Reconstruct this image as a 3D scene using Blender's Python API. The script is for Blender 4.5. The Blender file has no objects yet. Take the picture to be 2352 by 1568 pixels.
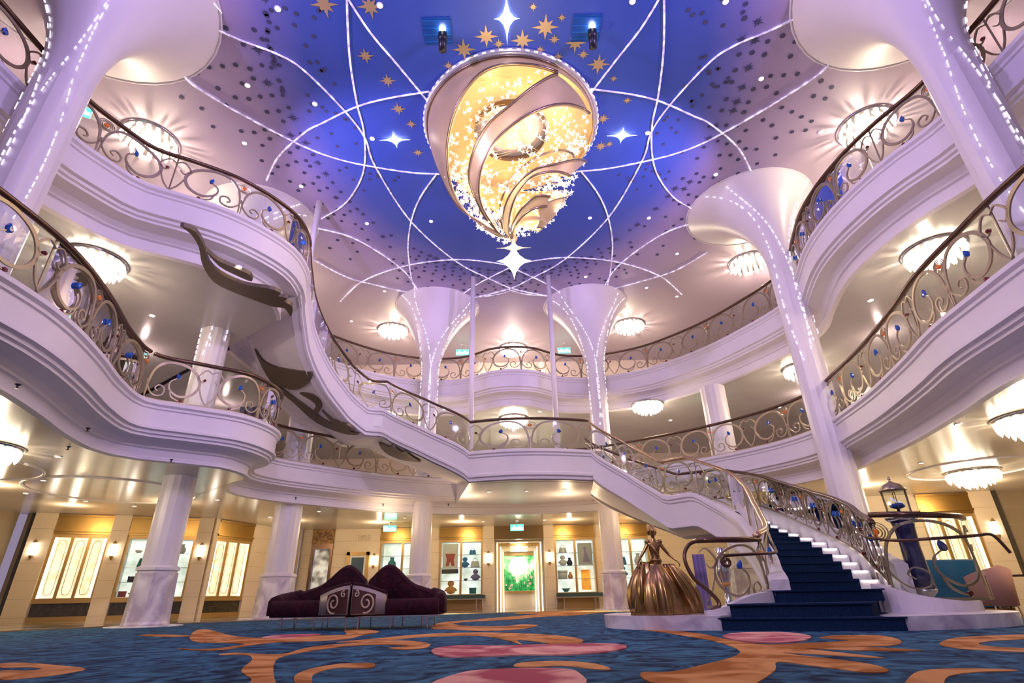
import bpy, bmesh, math, random
from mathutils import Vector, Matrix
random.seed(7)
C = bpy.context.scene.collection
SIN, COS, PI = math.sin, math.cos, math.pi
# ------------------------------------------------------------------ materials
MATS = {}
def mat(name, col, rough=.5, metal=0., emit=None, es=0., nz=None, trans=0., bump=0., coat=0., ior=None):
    m = bpy.data.materials.new(name); m.use_nodes = True
    nt = m.node_tree; b = nt.nodes['Principled BSDF']
    b.inputs['Base Color'].default_value = (*col, 1)
    b.inputs['Roughness'].default_value = rough
    b.inputs['Metallic'].default_value = metal
    if coat: b.inputs['Coat Weight'].default_value = coat; b.inputs['Coat Roughness'].default_value = .08
    if emit:
        b.inputs['Emission Color'].default_value = (*emit, 1); b.inputs['Emission Strength'].default_value = es
    if nz:   # (scale, second colour, contrast, distortion)
        tc = nt.nodes.new('ShaderNodeTexCoord'); n = nt.nodes.new('ShaderNodeTexNoise')
        n.inputs['Scale'].default_value = nz[0]; n.inputs['Detail'].default_value = 6
        n.inputs['Distortion'].default_value = nz[3] if len(nz) > 3 else 0
        r = nt.nodes.new('ShaderNodeValToRGB')
        c = nz[2]; r.color_ramp.elements[0].position = .5-c; r.color_ramp.elements[1].position = .5+c
        r.color_ramp.elements[0].color = (*col, 1); r.color_ramp.elements[1].color = (*nz[1], 1)
        nt.links.new(tc.outputs['Object'], n.inputs['Vector']); nt.links.new(n.outputs['Fac'], r.inputs['Fac'])
        nt.links.new(r.outputs['Color'], b.inputs['Base Color'])
        if bump:
            bp = nt.nodes.new('ShaderNodeBump'); bp.inputs['Strength'].default_value = bump
            nt.links.new(n.outputs['Fac'], bp.inputs['Height']); nt.links.new(bp.outputs['Normal'], b.inputs['Normal'])
    MATS[name] = m
    return m
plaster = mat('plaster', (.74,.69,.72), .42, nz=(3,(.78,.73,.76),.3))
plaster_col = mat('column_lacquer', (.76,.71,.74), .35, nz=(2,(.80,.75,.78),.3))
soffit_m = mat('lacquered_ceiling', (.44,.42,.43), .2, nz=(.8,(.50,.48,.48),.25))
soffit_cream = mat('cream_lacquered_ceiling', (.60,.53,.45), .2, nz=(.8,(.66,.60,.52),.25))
cream = mat('cream_stone', (.70,.58,.42), .45, nz=(2,(.76,.64,.48),.3))
pinkwall = mat('rose_wall', (.72,.55,.50), .5, nz=(2,(.76,.6,.55),.3))
stone_dark = mat('brown_stone', (.30,.24,.16), .35, nz=(2,(.36,.28,.19),.3))
bronze = mat('champagne_metal', (.47,.38,.25), .3, .9)
bronze_pale = mat('painted_scroll', (.40,.32,.21), .36, .55)
rail_m = mat('bronze_handrail', (.15,.085,.055), .28, .75)
rail_gold = mat('brass_handrail', (.62,.42,.24), .25, .85)
gold = mat('gold_leaf', (.30,.18,.05), .3, .9, nz=(1.5,(.40,.25,.075),.25))
goldframe = mat('gold_frame', (.46,.29,.10), .35, .6)
blackgap = mat('dark_granite', (.035,.03,.022), .2, nz=(12,(.07,.06,.045),.2))
blue_gem = mat('blue_gem', (.01,.09,.42), .08, .0, coat=1)
red_gem = mat('garnet_gem', (.16,.008,.012), .08, coat=1)
orange_gem = mat('amber_gem', (.62,.14,.03), .1, emit=(.9,.25,.04), es=.15, coat=1)
marble = mat('white_marble', (.50,.42,.50), .25, nz=(1.6,(.86,.82,.82),.12,1.4))
marble_step = mat('pale_step_stone', (.82,.79,.78), .3, nz=(3,(.88,.86,.85),.2))
velvet = mat('plum_velvet', (.022,.004,.009), .8, nz=(14,(.045,.008,.014),.15))
velvet.node_tree.nodes['Principled BSDF'].inputs['Sheen Weight'].default_value = .06
silver = mat('silver_metal', (.68,.66,.68), .18, .95)
silkgrey = mat('silver_silk', (.34,.28,.25), .4, .2)
statue_m = mat('cast_bronze', (.27,.16,.06), .27, .95, nz=(4,(.48,.30,.12),.2))
stair_carpet = mat('navy_stair_carpet', (.006,.018,.055), .95, nz=(60,(.012,.035,.09),.2), bump=.2)
leaf_m = mat('leaf_relief', (.15,.115,.075), .45, .45)
whitelamp = mat('lamp_glass', (1,.95,.88), .3, emit=(1,.90,.76), es=14)
warmlamp = mat('warm_lamp_glass', (1,.9,.75), .3, emit=(1,.80,.55), es=9)
starlamp = mat('star_light', (1,.95,.85), .3, emit=(1,.80,.48), es=3.6)
starwhite = mat('white_star_lamp', (1,1,1), .3, emit=(1,.97,.95), es=5)
crystal_line = mat('crystal_strip', (.75,.70,.85), .15, .2, emit=(.9,.82,1), es=.3)
def beaded(m, lo, hi, sc):
    nt = m.node_tree; b = nt.nodes['Principled BSDF']; g = nt.nodes.new('ShaderNodeTexCoord'); n = nt.nodes.new('ShaderNodeTexNoise'); n.inputs['Scale'].default_value = sc; n.inputs['Detail'].default_value = 1
    r = nt.nodes.new('ShaderNodeMapRange'); r.inputs[1].default_value = .38; r.inputs[2].default_value = .66; r.inputs[3].default_value = lo; r.inputs[4].default_value = hi
    nt.links.new(g.outputs['Object'], n.inputs['Vector']); nt.links.new(n.outputs['Fac'], r.inputs[0]); nt.links.new(r.outputs[0], b.inputs['Emission Strength'])
beaded(crystal_line, .08, .75, 8)
crystal_bead = mat('crystal_bead', (.85,.82,.95), .08, .3, emit=(.92,.88,1), es=.8)
ring_m = mat('crystal_ring', (.72,.68,.72), .18, .8, emit=(.9,.8,1), es=.08)
chgold = mat('chandelier_gold', (.64,.48,.25), .38, .45)
chdark = mat('chandelier_edge', (.28,.20,.14), .3, .9)
led = mat('step_light', (1,1,1), .4, emit=(1,.93,.85), es=4)
teal_m = mat('exit_green', (.05,.6,.45), .4, emit=(.05,.75,.5), es=3)
exit_w = mat('exit_white', (.9,1,.95), .4, emit=(.8,1,.92), es=4)
black_m = mat('black_metal', (.015,.015,.02), .35, .3)
recess_blue = mat('blue_recess', (.01,.07,.30), .3)
whitepaint = mat('white_print', (.75,.73,.70), .6)
navy = mat('navy_lacquer', (.012,.012,.09), .12, coat=1)
purple_m = mat('lilac_lacquer', (.30,.24,.45), .25)
pinkfab = mat('rose_velvet', (.38,.20,.16), .7)
bluefab = mat('teal_velvet', (.005,.06,.14), .7)
greycurtain = mat('dark_violet_panel', (.03,.02,.05), .4)
def backlit(name, c1, c2, es, scale=6):
    m = mat(name, c1, .5); nt = m.node_tree; b = nt.nodes['Principled BSDF']
    tc = nt.nodes.new('ShaderNodeTexCoord'); n = nt.nodes.new('ShaderNodeTexNoise'); n.inputs['Scale'].default_value = scale
    r = nt.nodes.new('ShaderNodeValToRGB'); r.color_ramp.elements[0].color = (*c1,1); r.color_ramp.elements[1].color = (*c2,1)
    r.color_ramp.elements[0].position=.35; r.color_ramp.elements[1].position=.65
    nt.links.new(tc.outputs['Object'], n.inputs['Vector']); nt.links.new(n.outputs['Fac'], r.inputs['Fac'])
    nt.links.new(r.outputs['Color'], b.inputs['Base Color']); nt.links.new(r.outputs['Color'], b.inputs['Emission Color'])
    b.inputs['Emission Strength'].default_value = es
    return m
etched = backlit('etched_backlit_glass', (.80,.68,.42), (1,.92,.70), .75, 4)
showcase = backlit('lit_showcase_back', (.55,.58,.50), (.95,.97,.92), .9, 2)
garden = backlit('green_garden_panel', (.03,.32,.10), (.55,.85,.50), .75, 3)
bluescreen = backlit('blue_screen', (.04,.2,.6), (.2,.55,.95), 1.0, 1.5)
whitestrip = mat('light_strip', (1,1,1), .4, emit=(1,.93,.78), es=4)
def glass_mat(name, tint=(.93,.97,.95), fac=.10):
    m = bpy.data.materials.new(name); m.use_nodes = True; nt = m.node_tree; nt.nodes.clear()
    o = nt.nodes.new('ShaderNodeOutputMaterial'); t = nt.nodes.new('ShaderNodeBsdfTransparent'); g = nt.nodes.new('ShaderNodeBsdfGlossy')
    t.inputs[0].default_value = (*tint,1); g.inputs['Roughness'].default_value = .03
    f = nt.nodes.new('ShaderNodeFresnel'); f.inputs['IOR'].default_value = 1.22
    a = nt.nodes.new('ShaderNodeMath'); a.operation = 'ADD'; a.inputs[1].default_value = fac*.2; a.use_clamp = True
    mx = nt.nodes.new('ShaderNodeMixShader')
    nt.links.new(f.outputs[0], a.inputs[0]); nt.links.new(a.outputs[0], mx.inputs[0])
    nt.links.new(t.outputs[0], mx.inputs[1]); nt.links.new(g.outputs[0], mx.inputs[2]); nt.links.new(mx.outputs[0], o.inputs[0])
    return m
glass = glass_mat('clear_glass')
# ceiling: painted night sky, lilac light on the cream mixed into its colour
def ceiling_mat():
    m = bpy.data.materials.new('painted_sky_lilac_lit'); m.use_nodes = True; nt = m.node_tree; b = nt.nodes['Principled BSDF']
    b.inputs['Roughness'].default_value = .5
    g = nt.nodes.new('ShaderNodeNewGeometry'); mp = nt.nodes.new('ShaderNodeMapping')
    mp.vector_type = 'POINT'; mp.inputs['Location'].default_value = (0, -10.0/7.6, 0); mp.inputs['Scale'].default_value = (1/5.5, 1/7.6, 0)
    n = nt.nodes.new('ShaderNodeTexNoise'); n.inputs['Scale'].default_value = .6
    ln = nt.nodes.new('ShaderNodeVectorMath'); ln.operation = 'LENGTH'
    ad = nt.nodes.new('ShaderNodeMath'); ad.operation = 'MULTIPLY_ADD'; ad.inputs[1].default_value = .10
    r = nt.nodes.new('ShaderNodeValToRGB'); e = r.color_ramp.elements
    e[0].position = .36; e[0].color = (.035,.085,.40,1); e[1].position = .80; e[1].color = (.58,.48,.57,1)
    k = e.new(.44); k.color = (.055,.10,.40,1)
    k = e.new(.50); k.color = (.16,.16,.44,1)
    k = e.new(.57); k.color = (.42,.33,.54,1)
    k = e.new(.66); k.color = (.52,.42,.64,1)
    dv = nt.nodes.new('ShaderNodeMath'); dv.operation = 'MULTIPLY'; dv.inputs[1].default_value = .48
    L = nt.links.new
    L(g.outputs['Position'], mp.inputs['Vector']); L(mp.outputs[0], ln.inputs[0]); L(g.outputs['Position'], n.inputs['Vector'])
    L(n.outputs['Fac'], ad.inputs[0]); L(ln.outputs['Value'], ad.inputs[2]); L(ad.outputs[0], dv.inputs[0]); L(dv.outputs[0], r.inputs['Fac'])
    L(r.outputs['Color'], b.inputs['Base Color'])
    return m
ceil_m = ceiling_mat()
def floor_mat():
    m = bpy.data.materials.new('inlaid_marble_floor'); m.use_nodes = True; nt = m.node_tree; b = nt.nodes['Principled BSDF']
    b.inputs['Roughness'].default_value = .10
    g = nt.nodes.new('ShaderNodeNewGeometry'); ck = nt.nodes.new('ShaderNodeTexChecker'); ck.inputs['Scale'].default_value = .62
    ck.inputs['Color1'].default_value = (.10,.10,.08,1); ck.inputs['Color2'].default_value = (.52,.46,.38,1)
    n = nt.nodes.new('ShaderNodeTexNoise'); n.inputs['Scale'].default_value = 2.5; n.inputs['Detail'].default_value = 8; n.inputs['Distortion'].default_value = 1
    mx = nt.nodes.new('ShaderNodeMix'); mx.data_type = 'RGBA'; mx.blend_type = 'SOFT_LIGHT'; mx.inputs[0].default_value = .8
    L = nt.links.new
    L(g.outputs['Position'], ck.inputs['Vector']); L(g.outputs['Position'], n.inputs['Vector'])
    L(ck.outputs['Color'], mx.inputs[6]); L(n.outputs['Color'], mx.inputs[7]); L(mx.outputs[2], b.inputs['Base Color'])
    return m
floor_m = floor_mat()
carpet_m = mat('blue_carpet', (.004,.016,.055), .95, nz=(2.6,(.040,.15,.27),.13,2.6))
def swirl_mat(name, c1, c2):
    m = mat(name, c1, .95); nt = m.node_tree; b = nt.nodes['Principled BSDF']
    g = nt.nodes.new('ShaderNodeNewGeometry'); n = nt.nodes.new('ShaderNodeTexNoise'); n.inputs['Scale'].default_value = 1.6
    n.inputs['Distortion'].default_value = 1.5; n.inputs['Detail'].default_value = 3
    r = nt.nodes.new('ShaderNodeValToRGB'); r.color_ramp.elements[0].position=.40; r.color_ramp.elements[1].position=.58
    r.color_ramp.elements[0].color = (*c1,1); r.color_ramp.elements[1].color = (*c2,1)
    L = nt.links.new; L(g.outputs['Position'], n.inputs['Vector']); L(n.outputs['Fac'], r.inputs['Fac']); L(r.outputs['Color'], b.inputs['Base Color'])
    return m
orange_m = swirl_mat('orange_pile', (.36,.12,.025), (.66,.31,.12))
pink_m = swirl_mat('pink_pile', (.42,.08,.12), (.76,.38,.33))
for _m in (bluefab, pinkfab, carpet_m, orange_m, pink_m, stair_carpet, velvet): _m.node_tree.nodes['Principled BSDF'].inputs['Specular IOR Level'].default_value = .12
# ------------------------------------------------------------------ helpers
class MB:
    def __init__(s): s.v = []; s.f = []; s.smooth = False
    def add(s, vs, fs):
        o = len(s.v); s.v += [tuple(p) for p in vs]; s.f += [tuple(i+o for i in f) for f in fs]; return s
    def box(s, c, d, ang=0, bev=0):
        x, y, z = d[0]/2, d[1]/2, d[2]/2; ca, sa = COS(ang), SIN(ang)
        vs = []
        for k in range(8):
            px = x*(1 if k & 1 else -1); py = y*(1 if k & 2 else -1); pz = z*(1 if k & 4 else -1)
            vs.append((c[0]+px*ca-py*sa, c[1]+px*sa+py*ca, c[2]+pz))
        return s.add(vs, [(0,2,3,1),(4,5,7,6),(0,1,5,4),(2,6,7,3),(0,4,6,2),(1,3,7,5)])
    def ring(s, rings, closed=True, cap=True):   # rings: list of equal-length loops
        n = len(rings[0]); vs = [p for r in rings for p in r]; fs = []
        for i in range(len(rings)-1):
            for j in range(n if closed else n-1):
                a = i*n+j; b = i*n+(j+1) % n; fs.append((a, b, b+n, a+n))
        if cap and closed:
            fs.append(tuple(range(n))[::-1]); fs.append(tuple((len(rings)-1)*n+j for j in range(n)))
        return s.add(vs, fs)
    def lathe(s, c, prof, n=24, ang0=0, cap=True, flute=0, amp=0):
        rings = []
        for r, z in prof:
            rings.append([(c[0]+r*(1+amp*COS(flute*(ang0+2*PI*k/n)))*COS(ang0+2*PI*k/n), c[1]+r*(1+amp*COS(flute*(ang0+2*PI*k/n)))*SIN(ang0+2*PI*k/n), c[2]+z) for k in range(n)])
        return s.ring(rings, True, cap)
    def tube(s, pts, r, n=8, rf=None):
        pts = [Vector(p) for p in pts]; rings = []; up = Vector((0,0,1)); prev = None
        for i, p in enumerate(pts):
            t = (pts[min(i+1,len(pts)-1)]-pts[max(i-1,0)])
            if t.length < 1e-9: t = Vector((1,0,0))
            t.normalize()
            if prev is None:
                a = t.cross(up if abs(t.z) < .95 else Vector((1,0,0))).normalized()
            else:
                a = (prev - t*prev.dot(t))
                a = a.normalized() if a.length > 1e-6 else t.orthogonal().normalized()
            prev = a; b = t.cross(a); rr = rf(i/(len(pts)-1)) if rf else r
            rings.append([p+a*rr*COS(2*PI*k/n)+b*rr*SIN(2*PI*k/n) for k in range(n)])
        return s.ring(rings)
    def prism(s, poly, z0, z1):
        n = len(poly); vs = [(x,y,z0) for x,y in poly]+[(x,y,z1) for x,y in poly]
        fs = [tuple(range(n))[::-1], tuple(range(n,2*n))]+[(i,(i+1)%n,(i+1)%n+n,i+n) for i in range(n)]
        return s.add(vs, fs)
    def build(s, name, m, parent=None, smooth=False, loc=None):
        me = bpy.data.meshes.new(name); off = Vector((0,0,0))
        if parent is not None: off = Vector(parent['_loc'])
        elif loc is not None: off = Vector(loc)
        me.from_pydata([tuple(Vector(p)-off) for p in s.v], [], s.f); me.update()
        bm = bmesh.new(); bm.from_mesh(me); bmesh.ops.recalc_face_normals(bm, faces=bm.faces); bm.to_mesh(me); bm.free()
        me.materials.append(m)
        if smooth:
            for p in me.polygons: p.use_smooth = True
        o = bpy.data.objects.new(name, me); C.objects.link(o)
        if parent is not None:
            o.parent = parent; o['_loc'] = tuple(parent['_loc'])
        else:
            o.location = off; o['_loc'] = tuple(off)
        return o
def thing(name, label, cat, loc=(0,0,0), group=None):
    o = bpy.data.objects.new(name, None); C.objects.link(o); o.empty_display_size = .1
    o.location = loc; o['_loc'] = tuple(loc); o['label'] = label; o['category'] = cat
    if group: o['group'] = group
    return o
def tag(o, label, cat, group=None):
    o['label'] = label; o['category'] = cat
    if group: o['group'] = group
    return o
def struct(mb, name, m, smooth=False, parent=None):
    o = mb.build(name, m, parent, smooth)
    if parent is None: o['kind'] = 'structure'
    return o
def smooth_by_angle(o, deg=40):
    for p in o.data.polygons: p.use_smooth = True
    bm = bmesh.new(); bm.from_mesh(o.data)
    for e in bm.edges:
        if len(e.link_faces) == 2 and e.calc_face_angle(0) > math.radians(deg): e.smooth = False
    bm.to_mesh(o.data); bm.free()
def dup(root, loc, label=None, ang=0):
    r = root.copy(); C.objects.link(r); r.location = loc; r.rotation_euler = (0,0,ang)
    if label: r['label'] = label
    for ch in list(root.children):
        c = ch.copy(); C.objects.link(c); c.parent = r
        for g in list(ch.children):
            d = g.copy(); C.objects.link(d); d.parent = c
    return r
def cr(P, n=8, closed=False):          # Catmull-Rom through points
    P = [tuple(p) for p in P]; N = len(P); out = []; rng = N if closed else N-1
    for i in range(rng):
        g = (lambda k: P[k % N]) if closed else (lambda k: P[max(0, min(N-1, k))])
        a, b, c, d = g(i-1), g(i), g(i+1), g(i+2)
        for j in range(n):
            t = j/n
            out.append(tuple(.5*((2*b[k])+(-a[k]+c[k])*t+(2*a[k]-5*b[k]+4*c[k]-d[k])*t*t+(-a[k]+3*b[k]-3*c[k]+d[k])*t**3) for k in range(len(b))))
    if not closed: out.append(P[-1])
    return out
def crz(P, n=8):                        # smooth in plan, straight in height
    Q = cr(P, n); out = []
    for i, q in enumerate(Q):
        k = min(i//n, len(P)-2); t = (i-k*n)/n; out.append((q[0], q[1], P[k][2]+(P[k+1][2]-P[k][2])*t))
    return out
def dist(a, b): return math.sqrt(sum((x-y)**2 for x, y in zip(a[:2], b[:2])))
def resamp(P, step):
    S = [0]
    for i in range(1, len(P)): S.append(S[-1]+dist(P[i], P[i-1]))
    n = max(2, int(round(S[-1]/step))); out = []; j = 0
    for k in range(n+1):
        s = S[-1]*k/n
        while j < len(P)-2 and S[j+1] < s: j += 1
        t = (s-S[j])/max(1e-9, S[j+1]-S[j]); t = max(0, min(1, t))
        out.append(tuple(P[j][q]+(P[j+1][q]-P[j][q])*t for q in range(len(P[j]))))
    return out
def norms(P):                           # left normals in plan (towards the void)
    N = []
    for i in range(len(P)):
        a = P[max(0, i-1)]; b = P[min(len(P)-1, i+1)]
        dx, dy = b[0]-a[0], b[1]-a[1]; l = math.hypot(dx, dy) or 1
        N.append((-dy/l, dx/l))
    return N
UP_A = [(-5.13,11.14,7.8),(-5.3,11.7,7.8),(-5.45,12.4,7.5),(-5.5,13.2,7.0),(-5.25,14.1,6.35),(-4.8,14.85,5.78),(-4.35,15.2,5.45),(-3.85,15.35,5.45),(-2.5,15.15,4.72),(-1.25,14.97,4.0)]
UP_B = [(-7.4,13.0,7.8),(-7.35,13.3,7.8),(-7.3,13.9,7.5),(-7.25,14.6,7.0),(-6.95,15.4,6.35),(-6.2,16.2,5.78),(-5.4,16.7,5.45),(-4.7,16.9,5.45),(-3.0,17.0,4.72),(-1.25,17.0,4.0)]
L3Z, L2Z, CZ = 7.8, 4.0, 11.6
L3R = [(7.75,-7),(7.75,-2),(7.75,3),(7.75,5.5),(7.62,6.9),(7.3,7.8),(7.12,8.6),(7.05,9.6),(7.15,10.6),(7.5,11.8),(7.85,12.8),(7.8,13.6),(7.3,14.9),(6.5,16.4),(5.3,17.85),(4.3,18.55),(3.2,18.95),(2.1,18.95),(1.45,18.65),(.8,18.2),(0,18.03),(-.8,18.2),(-1.45,18.65),(-2.1,18.95),(-3.2,18.98),(-4.3,18.6),(-5.3,17.9),(-6.3,16.8),(-6.95,15.8),(-7.3,14.7),(-7.35,13.3)]
L3Lb = [(-5.3,11.75),(-5.13,11.14),(-5.12,10.35),(-5.45,9.6),(-5.97,8.95),(-6.6,8.5),(-7.2,8.1),(-7.5,7.5),(-7.72,6.8),(-7.75,5.5),(-7.75,3),(-7.75,-2),(-7.75,-7)]
L2P = [(6.3,-7),(6.28,-2),(6.25,3),(6.26,5.2),(6.38,6.3),(6.55,7.4),(6.9,8.6),(7.28,10.2),(7.5,11.7),(7.6,12.9),(7.05,14.4),(5.63,16.1),(3.5,17.75),(2,18.5),(0,18.8),(-2,18.5),(-3.5,17.9),(-4.6,17.2),(-5.75,16.1),(-6.65,15.1),(-6.95,14.2),(-6.5,13.35),(-5.85,12.75),(-5.62,12.0),(-5.85,11.1),(-6.55,10.5),(-7.25,9.9),(-7.1,8.9),(-6.65,7.7),(-6.3,6.55),(-6.2,5.5),(-6.28,3),(-6.28,-2),(-6.3,-7)]
def outer(p, X=15.0, Y=26.0, cy=8.0):
    x, y = p[0], p[1]
    if y <= cy: return (X if x > 0 else -X, y)
    dx, dy = x, y-cy
    t = min(X/abs(dx) if abs(dx) > 1e-6 else 1e9, (Y-cy)/dy if dy > 1e-6 else 1e9)
    return (dx*t, cy+dy*t)
def sweep(mb, P3, prof, N=None, closedprof=False, cap=True):
    N = N or norms(P3); rings = []
    for p, n in zip(P3, N):
        rings.append([(p[0]+n[0]*o, p[1]+n[1]*o, p[2]+z) for o, z in prof])
    n = len(prof); vs = [q for r in rings for q in r]; fs = []
    for i in range(len(rings)-1):
        for j in range(n if closedprof else n-1):
            a = i*n+j; b = i*n+(j+1) % n; fs.append((a, b, b+n, a+n))
    if cap and closedprof:
        fs.append(tuple(range(n))); fs.append(tuple((len(rings)-1)*n+j for j in range(n))[::-1])
    return mb.add(vs, fs)
FASC = [(-.30,.0),(-.30,.07),(.10,.07),(.14,.04),(.14,-.03),(.09,-.07),(.09,-.12),(.06,-.14),(.06,-.50),(.10,-.52),(.10,-.58),(.03,-.60),(.03,-.66),(-.02,-.68),(-.02,-.73),(-.30,-.76),(-.38,-.84),(-.38,-.88),(-.43,-.90),(-.43,-1.08),(-.40,-1.10),(-.40,-1.14),(-.50,-1.16)]
FASC2 = [(o, z*.88) for o, z in FASC]
# ------------------------------------------------------------------ shell
def slab(mb, path, z, drop):
    P = [(x, y, z) for x, y in resamp(cr(path, 6), .3)]; N = norms(P)
    top = []; bot = []
    for p, n in zip(P, N):
        o = outer(p)
        a = (p[0]-n[0]*.30, p[1]-n[1]*.30); b = (p[0]-n[0]*.50, p[1]-n[1]*.50)
        top.append((a, o)); bot.append((b, o))
    for L, zz in ((top, z), (bot, z-drop)):
        vs = []; fs = []
        for i, (a, o) in enumerate(L):
            vs += [(a[0], a[1], zz), (o[0], o[1], zz)]
            if i: k = 2*i; fs.append((k-2, k-1, k+1, k))
        mb.add(vs, fs)
    return P
m = MB(); m.add([(-16,-8,0),(16,-8,0),(16,27,0),(-16,27,0)], [(0,1,2,3)]); struct(m, 'floor', floor_m)
# upper decks
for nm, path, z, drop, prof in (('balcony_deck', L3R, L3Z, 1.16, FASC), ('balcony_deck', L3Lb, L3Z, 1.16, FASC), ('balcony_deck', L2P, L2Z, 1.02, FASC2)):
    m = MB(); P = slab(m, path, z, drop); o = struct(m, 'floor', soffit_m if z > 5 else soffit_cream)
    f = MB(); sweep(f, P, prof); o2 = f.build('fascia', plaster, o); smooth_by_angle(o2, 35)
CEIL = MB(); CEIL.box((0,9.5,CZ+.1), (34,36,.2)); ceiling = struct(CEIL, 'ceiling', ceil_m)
# walls
def wallbox(name, a, b, z0, z1, m, th=.2):
    mb = MB(); ang = math.atan2(b[1]-a[1], b[0]-a[0]); L = dist(a, b)
    mb.box(((a[0]+b[0])/2, (a[1]+b[1])/2, (z0+z1)/2), (L+.1, th, z1-z0), ang); return struct(mb, name, m)
wallbox('wall_left', (-15.1,-8), (-15.1,26), 3.0, 11.6, pinkwall)
wallbox('wall_right', (15.1,-8), (15.1,26), 3.0, 11.6, pinkwall)
wallbox('wall_back', (-15.1,26.1), (15.1,26.1), 3.0, 11.6, pinkwall)
wallbox('wall_left', (-15.1,-8), (-15.1,16.7), 0, 3.0, stone_dark)
wallbox('wall_right', (15.1,-8), (15.1,16.0), 0, 3.0, cream)

# ------------------------------------------------------------------ railings
MODA = [(0.02,0.02),(0.03,.35),(0.09,.68),(.27,.92),(.58,.97),(.90,.82),(1.04,.52),(.94,.25),(.70,.15),(.49,.28),(.46,.48),(.58,.60)]
MODB = [(.0,.45),(.05,.25),(.2,.1),(.36,.14),(.38,.30),(.27,.36),(.2,.27),(.26,.21)]
MODC = [(1.04,.5),(1.13,.22),(1.25,.04)]
MODD = [(1.25,.86),(1.12,.93),(.98,.72),(1.08,.6),(1.16,.68)]
MODE = [(.49,.28),(.55,.12),(.72,.03)]
def ribbon(mb, pts, w0, w1, pos, th=.012):
    Q = cr(pts, 5); n = len(Q); rings = []
    for i, q in enumerate(Q):
        a = Q[max(0,i-1)]; b = Q[min(n-1,i+1)]; dx, dy = b[0]-a[0], b[1]-a[1]; l = math.hypot(dx, dy) or 1
        t = i/(n-1); w = (w0+(w1-w0)*SIN(PI*min(1, t*1.05))**.8)/2
        nx, ny = -dy/l*w, dx/l*w
        rings.append([pos(q[0]+nx, q[1]+ny, th), pos(q[0]-nx, q[1]-ny, th), pos(q[0]-nx, q[1]-ny, -th), pos(q[0]+nx, q[1]+ny, -th)])
    mb.ring(rings)
def gem(mb, pos, u, v, r, kind):
    n = 10; pts = []
    for k in range(n):
        a = 2*PI*k/n
        if kind == 'drop':
            rr = r*(1+.9*max(0, COS(a-PI*.62))**6); pts.append((u+rr*COS(a)*.8, v+rr*SIN(a)))
        else: pts.append((u+r*COS(a), v+r*SIN(a)))
    rings = []
    for s, o in ((.55,.03),(1,.018),(1,-.018),(.55,-.03)):
        rings.append([pos(u+(x-u)*s, v+(y-v)*s, o) for x, y in pts])
    mb.ring(rings)
def railing(name, label, path, h=1.0, ws=1.0, mod=1.25, railmat=None, metal=None, hw=.045, curb=.07, group=None, cap=True, phase=0, ornate=True, th=.012):
    metal = metal or bronze_pale; railmat = railmat or rail_m
    R = resamp(path, .12)
    root = thing(name, label, 'railing', R[len(R)//2], group)
    top = [(p[0], p[1], p[2]+h) for p in R]; N = norms(R)
    mb = MB(); sweep(mb, top, [(-hw,-.02),(-hw,.02),(-hw*.5,.04),(hw*.5,.04),(hw,.02),(hw,-.02),(hw*.4,-.035),(-hw*.4,-.035)], closedprof=True)
    mb.build('handrail', railmat, root, True)
    mb = MB(); sweep(mb, [(p[0],p[1],p[2]+curb) for p in R], [(-.02,0),(-.02,.035),(.02,.035),(.02,0)], closedprof=True); mb.build('bottom_rail', metal, root)
    mb = MB(); sweep(mb, [(p[0],p[1],p[2]) for p in R], [(-.03,curb),(-.03,h-.03)]); mb.build('glass_panel', glass, root)
    S = [0]
    for i in range(1, len(R)): S.append(S[-1]+dist(R[i], R[i-1]))
    T = S[-1]; nm = max(1, int(round(T/mod))); W = T/nm
    def at(s):
        s = max(0, min(T-1e-6, s)); lo, hi = 0, len(S)-1
        while hi-lo > 1:
            md = (lo+hi)//2
            if S[md] <= s: lo = md
            else: hi = md
        t = (s-S[lo])/(S[hi]-S[lo] or 1)
        return [R[lo][k]+(R[hi][k]-R[lo][k])*t for k in range(3)], N[lo]
    for k in range(nm):
        mir = (k+phase) % 2 == 1
        def pos(u, v, o):
            uu = u/1.25*W
            s = k*W+(W-uu if mir else uu); p, n = at(s)
            return (p[0]+n[0]*o, p[1]+n[1]*o, p[2]+curb+.03+v*(h-curb-.08))
        sc = MB()
        ribbon(sc, MODA, .02*ws, .062*ws, pos, th); ribbon(sc, MODB, .02*ws, .032*ws, pos, th)
        ribbon(sc, MODC, .015, .03, pos, th); ribbon(sc, MODD, .015, .03, pos, th); ribbon(sc, MODE, .015, .03, pos, th)
        sw = sc.build('scrollwork', metal, root)
        g = MB(); gem(g, pos, .60, .63, .052, 'drop'); g.build('blue_teardrop', blue_gem, sw)
        g = MB(); gem(g, pos, .74, .05, .036, 'r'); g.build('red_gem', red_gem, sw)
        if not mir:
            g = MB(); gem(g, pos, .0, .82, .045, 'r')
            sc = MB()
            for rr in (.075, .105, .135):
                ribbon(sc, [(rr*COS(a)*1.0, .80+.015*rr/.1+rr*SIN(a)) for a in [2*PI*q/12 for q in range(13)] if True], .010, .010, pos, .008)
            g.build('amber_gem', orange_gem, sc.build('ring_rosette', metal, root))
        else:
            g = MB(); gem(g, pos, 1.12, .66, .034, 'r'); g.build('red_gem', red_gem, sw)
        if (k % 2) == 1:
            b = MB(); p, n = at(k*W); b.box((p[0]-n[0]*.03, p[1]-n[1]*.03, p[2]+h/2), (.02,.02,h-.06)); b.build('baluster', metal, root)
    return root
def lift(P, z): return [(x, y, z) for x, y in P]
def sub(P, i0, i1): return P[i0:i1]
l3r = resamp(cr(L3R, 8), .12); 
def cut(P, f0, f1):
    return [p for i, p in enumerate(P) if f0(p) and f1(p)]
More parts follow.
